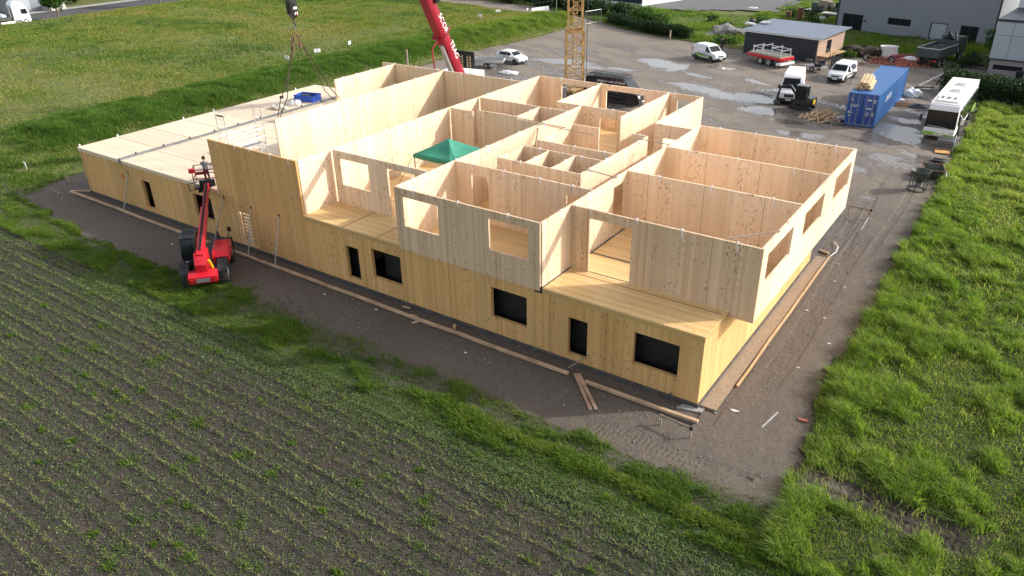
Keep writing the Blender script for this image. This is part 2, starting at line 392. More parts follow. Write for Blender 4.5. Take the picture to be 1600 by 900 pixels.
M['g_meadow'] = grass_mat('meadow_grass', [(0, (.06, .12, .022)), (.35, (.14, .215, .032)), (.65, (.22, .24, .05)), (1, (.29, .26, .10))], .42)
M['g_berm'] = grass_mat('bank_grass', [(0, (.036, .095, .015)), (.5, (.09, .185, .023)), (1, (.20, .28, .045))], .45)
M['g_verge'] = grass_mat('verge_grass', [(0, (.04, .10, .016)), (.5, (.085, .17, .02)), (.85, (.20, .27, .03)), (1, (.28, .24, .08))], .4)
M['g_crop'] = grass_mat('seedling_leaf', [(0, (.055, .10, .045)), (.4, (.11, .175, .065)), (.7, (.23, .29, .08)), (1, (.42, .41, .15))], .35)
M['soil_crop'] = soil_mat('tilled_soil', (.038, .029, .026), (.052, .040, .036), (.074, .059, .053), pebble=.22)
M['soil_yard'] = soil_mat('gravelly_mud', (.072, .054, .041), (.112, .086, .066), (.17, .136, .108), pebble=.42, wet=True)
M['soil_grass'] = soil_mat('grassy_earth', (.035, .035, .018), (.045, .047, .022), (.06, .054, .036), pebble=.1)
M['soil_meadow'] = soil_mat('meadow_earth', (.075, .115, .026), (.125, .15, .038), (.155, .14, .055), pebble=.0)
M['sand'] = soil_mat('sandy_backfill', (.30, .23, .165), (.36, .29, .21), (.25, .19, .14), pebble=.1)
M['asphalt'] = soil_mat('asphalt', (.07, .068, .072), (.085, .082, .085), (.095, .09, .092), pebble=.1)
M['gravelflat'] = soil_mat('grey_gravel', (.105, .103, .105), (.13, .128, .13), (.16, .157, .158), pebble=.3)
M['stone'] = simple('pale_stone', (.26, .24, .22), .8, var=.3, scale=8)

# ---------------------------------------------------------------- ground
def berm_h(x, y):
    cx = np.interp(y, [0, 40, 62, 80, 90], [-61.8, -61.3, -59.8, -57.8, -58.3])
    d = x - cx
    front = 1-sst(0, 5.0, d)                       # towards the yard
    back = 1-.62*sst(0, 9, -d)
    ends = sst(1.0, 6.5, y)*(1-sst(84, 90, y))
    return 1.15*np.where(d > 0, front, back)*ends + .12*(fbm(x*.35, y*.35, 5)-.5)*ends
def meadow_z(x, y): return .03 + berm_h(x, y) + .25*(fbm(x*.06, y*.06, 9)-.5)*sst(0, 12, -57-x) 
def site_x_left(y): return np.interp(y, [-6, -3, 2, 12, 60, 72, 79, 86, 90], [-49.5, -50.5, -52.0, -56.0, -55.0, -53.5, -53.5, -56.5, -57])
def in_meadow(x, y):
    j = 1.2*(fbm(x*.5, y*.5, 3)-.5)
    west = (x < site_x_left(y)+j) & (x > -136.8) & (y > -40) & (y < 134)
    trk = np.interp(x, [-110, -92, -70, -58, -50], [100.5, 96.2, 92.2, 86.6, 84.5])
    wid = 4.2
    south = y < trk-wid*.5+j
    return west & (south | (x < -110))
def back_edge(x): return np.interp(x, [-110, -92, -70, -60, -48, -41.5, -36, -27, -24, -13, -9, -5, 0, 3], [105, 100.5, 96.5, 91, 83.5, 80, 78, 75.6, 75.2, 76.3, 80.5, 80.5, 80, 78])
def in_back(x, y): return (y > back_edge(x)+1.0*(fbm(x*.5, y*.5, 21)-.5)) & (x > -110) & (x < 40) & (y < 150)
def right_x(y): return 4.0 + .5*sst(4, -3, y)
def lane(x, y):
    yc = -1.82-.10*(x-4.5)+.012*(x-4.5)**2; d = np.abs(y-yc)+.7*(fbm(x*1.1, y*1.1, 98)-.5)
    return 1.1*np.maximum((1-sst(.45, .85, d))*sst(4.2, 5.0, x)*(1-sst(10, 11.5, x)), .8*np.exp(-((x-4.6)/.9)**2-((y+1.7)/.9)**2))
def in_right(x, y):
    j = 1.0*(fbm(x*.8, y*.8, 31)-.5) + .5*(vn(x*2.5, y*2.5, 32)-.5)
    return (x > right_x(y)+j) & (y > -6.5) & (y < 60.0-.25*(x-4)) & (x < 60)
def in_verge(x, y):
    j = .9*(fbm(x*.7, y*.7, 41)-.5) + .5*(vn(x*2.2, y*2.2, 42)-.5)
    up = np.interp(x, [-60, -52, -50, -43, -34, -29, -24, -14, -6, 0, 3, 5], [-1, -2.5, -3.5, -4.2, -4.6, -4.5, -3.5, -3.6, -4.2, -4.0, -3.1, -2.6])
    return (y < up+j) & (y > -6.9) & (x < 6)

PUD = [(-41.5, 57.3, 4.6, 1.5, .1), (-37.5, 56, 3, 1.0, 0), (-30.3, 62, 4.2, 1.8, -.35), (-27.6, 61.0, 1.2, 2.4, 0), (-21.5, 52.5, 4.2, 1.3, -.3), (-18, 50.5, 3.5, 1.0, -.3),
       (-15.0, 51.5, 3.0, 1.5, -.2), (-13, 56, 2.2, .9, 0), (-12.5, 47.0, 3.0, 1.5, -.1), (-1.2, 50.2, 1.6, .7, -.5), (-.3, 47.5, 1.2, .6, -.5), (-1.8, 47.6, .9, .8, 0), (-.5, 38.4, 1.3, .75, 0),
       (-1.7, 34.3, 1.2, .7, 0), (-8, 41, 2.2, .9, 0), (-23.5, 63.5, 1.6, .7, 0), (-24, 58, 2, .7, -.3), (-9.5, 44.5, 2.0, .8, 0), (.6, 28.5, .7, .5, 0), (-17.5, 58.5, 2.2, .6, -.4), (-33, 57, 2, .7, 0)]
def wet(x, y):
    w = np.zeros_like(x)
    wx = x + 1.6*(fbm(x*.5, y*.5, 51)-.5); wy = y + 1.6*(fbm(x*.5, y*.5, 52)-.5)
    for cx, cy, a, b, r in PUD:
        c, s = math.cos(r), math.sin(r); u = (wx-cx)*c+(wy-cy)*s; v = -(wx-cx)*s+(wy-cy)*c
        w = np.maximum(w, 1.15-.55*np.sqrt((u/a)**2+(v/b)**2))
    u = .88*x-.47*y; v = .47*x+.88*y
    st = fbm(u*.13, v*.75, 55)
    zone = sst(30, 40, y)*(1-sst(68, 76, y)) + .35*sst(10, 30, y)*sst(-9, 0, x)
    return np.clip(np.maximum(w, zone*np.clip((st-.40)*3.2, 0, .60)) + 0*x, 0, 1)*1.0 + (1-sst(22, 34, y))*(.33+.45*(fbm(x*.45, y*.45, 57)-.5))*(w < .3)
def tracks(x, y):
    # tractor-tyre chevrons beside the right wall and along the lane
    z = np.zeros_like(x)
    for cx in (1.55, 2.05):
        u = (x-cx-.12*np.sin(y*.25))/.24; m = (np.abs(u) < 1)*sst(1, 4, y)*(1-sst(20, 26, y))
        z += m*(.026*np.sin(2*np.pi*(y/.21+np.abs(u)*.55)) - .025)
    for yy in (-3.05, -3.45):
        v = (y-yy-.10*np.sin(x*.5)-.018*(x-2)**2*(x > -2))/.22; m = (np.abs(v) < 1)*sst(-9, -5, x)*(1-sst(3.6, 4.4, x))
        z += m*(.014*np.sin(2*np.pi*(x/.22-np.abs(v)*.55))*(1.6*vn(x*.8, y*1.5, 58)) - .025)
    for k, (ph, am) in enumerate(((12, 3.0), (14.2, 3.4), (30, 2.0))):
        xc = 1.0+am*.25*np.sin(y*.11+ph); v = (x-xc-.9*k+.6)/.2; m = (np.abs(v) < 1)*sst(17, 21, y)*(1-sst(30, 36, y))
        z += m*(.022*np.sin(2*np.pi*(y/.24+np.abs(v)*.5)) - .03)
    return z
def lane_tracks(x, y):
    z = np.zeros_like(x)
    for off in (-1.45, -2.2):
        yc = off - .10*(x-4.5) + .012*(x-4.5)**2; v = (y-yc)/.27; m = (np.abs(v) < 1)*sst(4.6, 5.3, x)*(1-sst(9.6, 10.6, x))
        z += m*(.032*(.4+1.2*vn(x*1.1, y*1.1, 97))*np.sin(2*np.pi*(x/.25-np.abs(v)*.55)) - .05)
    return z
def yard_z(x, y):
    w = wet(x, y); r = 1-sst(.45, .65, w)
    z = .05*(fbm(x*.4, y*.4, 61)-.5) + .05*(fbm(x*2.1, y*2.1, 62)-.5)
    u = .88*x-.47*y; v = .47*x+.88*y
    z = z + .06*(fbm(u*.12, v*1.1, 64)-.5)*sst(25, 40, y)
    near = (x > -48) & (x < 1.0) & (y > -.9) & (y < 23.5)
    return np.where(near, -.02, z*r - .012*(1-r)) + tracks(x, y) - .06*sst(1.6, .4, np.abs(y+.45))*((x > -47) & (x < .3)) - .07*sst(.5, .15, np.abs(x-.35))*((y > 0) & (y < 17))

def crop_z(x, y):
    ph = np.abs((y+6.15+.375) % .75-.375); row = .02*np.exp(-(ph/.10)**2) - .022*np.exp(-((((y+6.15+.22+.375) % .75)-.375)/.06)**2)*(.5+vn(x*.4, np.floor((y+6)/.75), 73))
    return .02 + row + .07*(fbm(x*1.3, y*1.3, 71)-.5) + .05*(vn(x*6, y*6, 72)-.5)
def verge_z(x, y): return .035+.08*(fbm(x*.9, y*.9, 81)-.3)
def build_ground():
    g = MB(); S = 3000
    g.add([(-S, -S, -.3), (S, -S, -.3), (S, S, -.3), (-S, S, -.3)], [(0, 1, 2, 3)]); tag(g.build('ground', M['soil_meadow']), kind='structure')
    xs = np.concatenate([np.arange(-112, -58, 1.0), np.arange(-58, -3, .3), np.arange(-3, 6.4, .055)])
    ys = np.concatenate([np.arange(-7.5, 27, .12), np.arange(27, 106, .4)])
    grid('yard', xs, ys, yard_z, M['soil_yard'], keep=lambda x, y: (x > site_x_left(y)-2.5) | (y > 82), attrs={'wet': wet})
    # crop field with drilled rows along X
    grid('crop_field', np.arange(-75, 24, .14), np.arange(-30, -5.7, .055), crop_z, M['soil_crop'])
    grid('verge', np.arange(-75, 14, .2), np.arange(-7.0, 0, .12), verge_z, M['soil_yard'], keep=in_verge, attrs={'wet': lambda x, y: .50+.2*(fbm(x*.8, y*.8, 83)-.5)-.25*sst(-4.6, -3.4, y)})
    rz = lambda x, y: .04 + .16*sst(0, .8, x-right_x(y))*(fbm(x*.9, y*.9, 91)) - .1*lane(x, y) + lane_tracks(x, y)
    grid('grass_field', np.concatenate([np.arange(2.8, 13, .06), np.arange(13, 60, .5)]), np.concatenate([np.arange(-6.5, .5, .05), np.arange(.5, 61, .25)]), rz, M['soil_grass'], keep=in_right)
    grid('mud_lane', np.arange(4.4, 11.5, .05), np.arange(-3.7, -.6, .045), lambda x, y: .028+.10*(fbm(x*1.2, y*1.2, 95)-.4)+lane_tracks(x, y), M['soil_crop'],
         keep=lambda x, y: (np.abs(y-(-1.82-.10*(x-4.5)+.012*(x-4.5)**2)) < .78+.5*(fbm(x*1.5, y*1.5, 96)-.5)))
    grid('meadow', np.concatenate([np.arange(-138, -75, .8), np.arange(-75, -47, .35)]), np.concatenate([np.arange(-40, 0, 1.2), np.arange(0, 100, .5), np.arange(100, 135, 1.5)]), meadow_z, M['soil_meadow'], keep=in_meadow)
    grid('rough_meadow', np.arange(-110, 42, .6), np.arange(74, 150, .6), lambda x, y: .06+.3*(fbm(x*.2, y*.2, 99)-.4), M['soil_meadow'], keep=in_back)
    # road to the west with its pale edge strip, gravel lot in the north
    grid('road', np.array([-149.0, -145, -141, -137.6]), np.linspace(-60, 220, 40), lambda x, y: .02+0*x, M['asphalt'])
    grid('road_shoulder', np.array([-137.6, -136.6]), np.linspace(-60, 220, 40), lambda x, y: .03+0*x, M['gravelflat'])
    grid('pavement', np.array([-152.0, -149]), np.linspace(-60, 220, 40), lambda x, y: .13+0*x, M['concrete'])
    grid('gravel_lot', np.linspace(-56, -31, 20), np.linspace(100, 134, 24), lambda x, y: .28+.15*(fbm(x*.4, y*.4, 5)-.5), M['gravelflat'],
         keep=lambda x, y: (y > 100.5+1.0*(x+50)*(x > -50)*.35+2*fbm(x*.3, y*.3, 6)) & (x < -33+3*fbm(y*.3, x*.3, 7)))
    b = MB(); b.box(.06, .72, .2, 17.3, -.12, .02); tag(b.build('sand_strip', M['sand']), kind='structure')
build_ground()

# ---------------------------------------------------------------- grass and field plants
def scatter(n, x0, x1, y0, y1): return RNG.uniform(x0, x1, n), RNG.uniform(y0, y1, n)
def plant_ground():
    # lush right field: clumps of different height
    for (n, x0, x1, y0, y1, w) in ((250000, 3.2, 17, -6.5, 16, .020), (150000, 3.2, 16, 16, 34, .030), (130000, 3.2, 18, 34, 60, .05)):
        x, y = scatter(n, x0, x1, y0, y1)
        clump = fbm(x*.95+.5*vn(x*.4, y*.4, 4), y*.75, 101, 3); k = in_right(x-.12, y) & (RNG.random(n) > .9*lane(x, y))
        edge = np.exp(-((x-right_x(y)-.7)/.7)**2)
        k &= RNG.random(n) < np.clip(.5+1.6*(clump-.40)+.4*edge + .25*sst(18, 30, y), .6, 1)
        x = x[k]; y = y[k]; clump = clump[k]; edge = edge[k]
        big = sst(.44, .66, clump)
        h = (.13+.30*big+.2*edge)*RNG.uniform(.45, 1.35, len(x))*(.75+.5*vn(x*3.1, y*3.1, 108))*(1-.15*sst(20, 30, y))
        tint = np.clip(.34+.26*big+.40*(fbm(x*.3, y*.3, 103)-.5)+.30*(fbm(x*1.4, y*1.4, 104)-.5)+RNG.normal(0, .20, len(x))+.12*sst(22, 36, y)+.36*(1-big)*(RNG.random(len(x)) < .42), 0, 1)  # taller clumps tinted brighter, painting backlight into the blade colour
        z = .03+.16*sst(0, .8, x-right_x(y))*fbm(x*.9, y*.9, 91)
        o = blades('tall_grass', x, y, z, h, w, M['g_right'], tint, .75, (-.30, -.25)); tag(o, 'lush bright green grass growing in uneven clumps on the right field', 'grass', kind='stuff')
    n = 16000; x, y = scatter(n, 3.6, 16, -6, 45); k = in_right(x-.2, y) & (fbm(x*.5, y*.5, 107) > .47); x = x[k]; y = y[k]
    tag(blades('dry_stalks', x, y, .05, RNG.uniform(.2, .55, len(x)), .012+.0006*(y+6), M['g_right'], RNG.uniform(.86, 1, len(x)), .9, (-.35, -.25)), 'pale dry stalks and seed heads among the lush grass', 'grass', kind='stuff')
    # verge between the mud and the crop
    n = 330000; x, y = scatter(n, -60, 6.5, -7.0, -.5)
    cl = fbm(x*.8, y*1.2, 111, 3); k = in_verge(x, y) & (RNG.random(n) < np.clip(.62+1.2*(cl-.42), .35, 1)*(1-.97*sst(-4.6, -3.6, y+.8*(fbm(x*.6, y*.6, 116)-.5)-.5*(x < -24)))) & (RNG.random(n) > .9*lane(x, y))
    x = x[k]; y = y[k]; cl = cl[k]
    h = (.10+.24*sst(.4, .68, cl))*RNG.uniform(.6, 1.2, len(x)); tint = np.clip(.54+.5*(fbm(x*.35, y*.35, 113)-.5)+RNG.normal(0, .19, len(x)), 0, 1)
    tag(blades('verge_grass', x, y, verge_z(x, y), h, .022, M['g_verge'], tint, .7, (-.2, -.2)), 'rough green grass verge between the mud and the tilled field', 'grass', kind='stuff')
    # dense bright strip along the field's edge
    n = 70000; x = RNG.uniform(-9, 11, n); yc = -5.75-.10*np.sin(x*.9)-.05*x*(x > 0)*.5; y = yc+RNG.normal(0, .16, n)
    k = RNG.random(n) < np.clip(.15+2.6*(fbm(x*1.2, y*1.2, 121)-.3), 0, 1)*sst(-9, -2.5, x); x = x[k]; y = y[k]
    tag(blades('edge_grass', x, y, verge_z(x, y), RNG.uniform(.07, .27, len(x)), .026, M['g_verge'], np.clip(RNG.normal(.68, .17, len(x)), 0, 1), .8, (-.2, -.2)), 'bright yellow green strip of young plants edging the tilled field', 'grass', kind='stuff')
    # seedlings in rows, then small weeds between
    X = []; Y = []; H = []; T = []
    for r in range(32):
        y0 = -6.15-.75*r
        if y0 < -29: break
        xs = np.arange(-62, 20, .105); xs = xs+RNG.normal(0, .04, len(xs)); kk = RNG.random(len(xs)) < .45+.55*vn(xs*.35, xs*0+r, 131)
        xs = xs[kk]; m = len(xs); rep = 4
        xx = np.repeat(xs, rep)+RNG.normal(0, .03, m*rep); yy = y0+np.repeat(RNG.normal(0, .035, m), rep)+RNG.normal(0, .02, m*rep)
        X.append(xx); Y.append(yy); H.append(RNG.uniform(.05, .15, m*rep)); T.append(np.clip(RNG.normal(.76, .14, m*rep), 0, 1))
    x, y, h, t = map(np.concatenate, (X, Y, H, T))
    tag(blades('crop_seedlings', x, y, crop_z(x, y), h, .018, M['g_crop'], t, 1.5, (0, 0)), 'pale green crop seedlings in rows on dark tilled soil', 'seedlings', kind='stuff')
    n = 1150000; x, y = scatter(n, -56, 14, -26, -5.6)
    dens = .42+.55*sst(-8.8, -6.3, y)*sst(-40, -10, x)+.45*(fbm(x*.5, y*.5, 141)-.45)
    k = RNG.random(n) < np.clip(dens, .08, .95)*(.55+.9*(vn(x*3.5, y*3.5, 142)-.4)); x = x[k]; y = y[k]; m = len(x)
    nearfield = sst(-8.8, -6.3, y)
    tag(blades('field_weeds', x, y, crop_z(x, y), RNG.uniform(.025, .075, m), RNG.uniform(.02, .045, m), M['g_crop'], np.clip(RNG.normal(.32, .2, m)+.14*nearfield, 0, 1), 1.9), 'tiny weeds scattered over the dark tilled soil', 'weeds', kind='stuff')
    n = 260000; x = RNG.uniform(-34, 9, n); y = -5.75-np.abs(RNG.normal(0, 1.25, n)); k = RNG.random(n) < np.clip(.35+1.5*(fbm(x*.6, y*.8, 144)-.4), .08, 1); x = x[k]; y = y[k]
    tag(blades('edge_weeds', x, y, crop_z(x, y), RNG.uniform(.03, .09, len(x)), RNG.uniform(.025, .05, len(x)), M['g_crop'], np.clip(RNG.normal(.42, .2, len(x)), 0, 1), 1.7), 'dense grey green broad leaved weeds along the edge of the tilled field', 'weeds', kind='stuff')
    # brighter weed tufts
    cx, cy = scatter(330, -48, 14, -27, -6.3); X = []; Y = []; H = []
    for a, b in zip(cx, cy):
        k = int(RNG.integers(30, 120)); s = RNG.uniform(.07, .24)
        X.append(a+RNG.normal(0, s, k)); Y.append(b+RNG.normal(0, s*.7, k)); H.append(RNG.uniform(.05, .18, k))
    x, y, h = map(np.concatenate, (X, Y, H))
    tag(blades('weed_tufts', x, y, crop_z(x, y), h, .03, M['g_verge'], np.clip(RNG.normal(.55, .15, len(x)), 0, 1), .9), 'bright green weed tufts dotted over the tilled soil', 'weeds', kind='stuff')
    # soil clods and pebbles
    def stones(name, x, y, z, s, mat, label):
        n = len(x); base = np.array([(1, 0, 0), (-1, 0, 0), (0, 1, 0), (0, -1, 0), (0, 0, .8), (0, 0, -.6)], float)
        fc = np.array([(0, 2, 4), (2, 1, 4), (1, 3, 4), (3, 0, 4), (2, 0, 5), (1, 2, 5), (3, 1, 5), (0, 3, 5)])
        a = RNG.uniform(0, 6.28, n); c, sn = np.cos(a), np.sin(a); j = RNG.uniform(.6, 1.3, (n, 6, 3))*base*s[:, None, None]
        V = np.stack([j[..., 0]*c[:, None]-j[..., 1]*sn[:, None]+x[:, None], j[..., 0]*sn[:, None]+j[..., 1]*c[:, None]+y[:, None], j[..., 2]+z], -1).reshape(-1, 3)
        F = (np.arange(n)[:, None, None]*6+fc[None]).reshape(-1, 3)
        tag(npmesh(name, V, F, mat), label, 'stones', kind='stuff')
    x, y = scatter(40000, -48, 14, -25, -5.8); stones('soil_clods', x, y, .03, RNG.uniform(.015, .05, 40000), M['soil_crop'], 'small dark clods of tilled soil')
    x, y = scatter(26000, -50, 4.3, -4.6, 30); k = ~((x > -47) & (x < .1) & (y > 0) & (y < 23)) & ~in_verge(x, y); x = x[k]; y = y[k]
    stones('pebbles', x, y, .0, RNG.uniform(.01, .055, len(x))*(RNG.random(len(x))**2+.3), M['stone'], 'pale pebbles scattered on the mud around the building')
    # meadow and bank
    n = 420000; x, y = scatter(n, -137, -48, -8, 100); d = np.hypot(x-8, y+25); k = in_meadow(x+.1, y); x = x[k]; y = y[k]; d = d[k]
    b = berm_h(x, y); bare = fbm(x*.12, y*.12, 151); k = RNG.random(len(x)) < np.clip(.45+1.6*(bare-.4)+.4*(b > .9), .2, 1)
    nb = np.exp(-((x+53)/4)**2-((y-0)/5)**2); k &= RNG.random(len(x)) > .0*nb
    x = x[k]; y = y[k]; d = d[k]; b = b[k]
    t = np.clip(.46+1.25*(fbm(x*.06, y*.12, 152)-.5)+.9*(fbm(x*.45, y*.45, 153)-.5)+RNG.normal(0, .15, len(x))-.25*sst(.5, 1.0, b), 0, 1)
    tag(blades('meadow_grass', x, y, meadow_z(x, y), RNG.uniform(.05, .20, len(x))*(1+.6*fbm(x*.3, y*.3, 154)), .05+.0011*d, M['g_meadow'], t, 1.0, (-.2, -.15), 1), 'patchy yellow green meadow grass west of the building', 'grass', kind='stuff')
    n = 330000; y = RNG.uniform(1.5, 90, n); cx = np.interp(y, [0, 40, 62, 80, 90], [-61.8, -61.3, -59.8, -57.8, -58.3]); x = cx+RNG.uniform(-6.5, 8.5, n)
    b = berm_h(x, y); k = (b > .12) & in_meadow(x-.3, y) & (RNG.random(n) < sst(.1, .9, b)+.15); x = x[k]; y = y[k]
    cl = fbm(x*.7, y*.7, 161); t = np.clip(.33+.8*(cl-.5)+.45*sst(45, 75, y)*1+RNG.normal(0, .14, len(x)), 0, 1)
    tag(blades('bank_grass', x, y, meadow_z(x, y), (.15+.42*sst(.35, .7, cl))*RNG.uniform(.6, 1.2, len(x)), .06, M['g_berm'], t, .6, (-.2, -.1), 1), 'long dark green grass on the earth bank behind the flat roof', 'grass', kind='stuff')
    n = 26000; x, y = scatter(n, -62, -47, -7, 9); k = in_meadow(x, y) & (RNG.random(n) < np.clip(3*(fbm(x*.5, y*.5, 165)-.38), 0, 1)); x = x[k]; y = y[k]
    tag(blades('corner_grass', x, y, meadow_z(x, y), RNG.uniform(.1, .5, len(x)), .04, M['g_verge'], np.clip(RNG.normal(.42, .2, len(x)), 0, 1), .8), 'bushy grass at the left end of the mud strip', 'grass', kind='stuff')
    n = 150000; x, y = scatter(n, -108, 8, 76, 132); k = in_back(x, y) & ~((x > -54) & (x < -33) & (y > 103)); x = x[k]; y = y[k]
    cl = fbm(x*.25, y*.25, 171); t = np.clip(.5+.8*(cl-.5)+RNG.normal(0, .14, len(x))+.1*sst(-45, -30, x), 0, 1)
    tag(blades('rough_grass', x, y, .06+.3*(fbm(x*.2, y*.2, 99)-.4), (.12+.6*sst(.45, .75, cl))*RNG.uniform(.6, 1.2, len(x)), .15, M['g_berm'], t, .8, (-.2, -.1), 1), 'rough green grass beyond the muddy yard', 'grass', kind='stuff')
plant_ground()

# ---------------------------------------------------------------- the timber building
BLD = thing('timber_building', 'unfinished two storey building of pale timber panels without a roof', 'building', (0, 0, 0))
def strap(par, x, y, z, along, th):
    b = MB(); j = random.uniform(-.06, .06); ln = random.uniform(.12, .34)
    t = Vector((1, 0, 0)) if along == 'x' else Vector((0, 1, 0)); nn = Vector((0, 1, 0)) if along == 'x' else Vector((1, 0, 0))
    c = Vector((x, y, z)); h = th/2+.012
    path = [c-nn*h-Vector((0, 0, ln))+t*(j+.05), c-nn*h+t*j, c-nn*h*.5+Vector((0, 0, .05)), c+nn*h*.5+Vector((0, 0, .06)), c+nn*h+t*j, c+nn*h-Vector((0, 0, ln*.8))-t*.06]
    for a, d in zip(path, path[1:]): b.bar(a, d, .048, .012, up=t.cross(d-a) if (d-a).length else (0, 0, 1))
    b.cyl(c+nn*h*1.3-Vector((0, 0, ln))-t*.02, c+nn*h*1.3-Vector((0, 0, ln-.09))+t*.1, .035, 8)
    return b.build('lifting_strap', M['strapm'], par)
def wall(x0, y0, x1, y1, z0, z1, mat, th=.11, op=(), name='wall_panel', straps=0, sc=None):
    """upright panel from (x0,y0) to (x1,y1) along one axis with rectangular openings (a0,a1,z0,z1) in that axis"""
    ax = 'x' if abs(x1-x0) > abs(y1-y0) else 'y'
    a0, a1 = (min(x0, x1), max(x0, x1)) if ax == 'x' else (min(y0, y1), max(y0, y1)); c = y0 if ax == 'x' else x0
    A = sorted({a0, a1, *[min(max(v, a0), a1) for o in op for v in o[:2]]}); Z = sorted({z0, z1, *[min(max(v, z0), z1) for o in op for v in o[2:]]})
    solid = {(i, k): not any(o[0] < (A[i]+A[i+1])/2 < o[1] and o[2] < (Z[k]+Z[k+1])/2 < o[3] for o in op) for i in range(len(A)-1) for k in range(len(Z)-1)}
    vs = {}; V = []; F = []
    def vid(i, s, k):
        if (i, s, k) not in vs:
            p = (A[i], c+s*th/2, Z[k]) if ax == 'x' else (c+s*th/2, A[i], Z[k]); vs[(i, s, k)] = len(V); V.append(p)
        return vs[(i, s, k)]
    for (i, k), s in solid.items():
        if not s: continue
        for sd in (-1, 1): F.append([vid(i, sd, k), vid(i+1, sd, k), vid(i+1, sd, k+1), vid(i, sd, k+1)])
        for di, dk, e in ((-1, 0, ((i, k), (i, k+1))), (1, 0, ((i+1, k), (i+1, k+1))), (0, -1, ((i, k), (i+1, k))), (0, 1, ((i, k+1), (i+1, k+1)))):
            if not solid.get((i+di, k+dk), False): F.append([vid(e[0][0], -1, e[0][1]), vid(e[1][0], -1, e[1][1]), vid(e[1][0], 1, e[1][1]), vid(e[0][0], 1, e[0][1])])
    b = MB(); b.add(V, F); o = b.build(name, mat, BLD)
    n = straps
    for q in range(n):
        a = a0+(a1-a0)*((q+.5+random.uniform(-.12, .12))/n)
        strap(o, *((a, c) if ax == 'x' else (c, a)), z1, ax, th)
    return o
def slab(x0, x1, y0, y1, z0, z1, mat, name='floor_slab'):
    b = MB(); b.box(x0, x1, y0, y1, z0, z1); return b.build(name, mat, BLD)

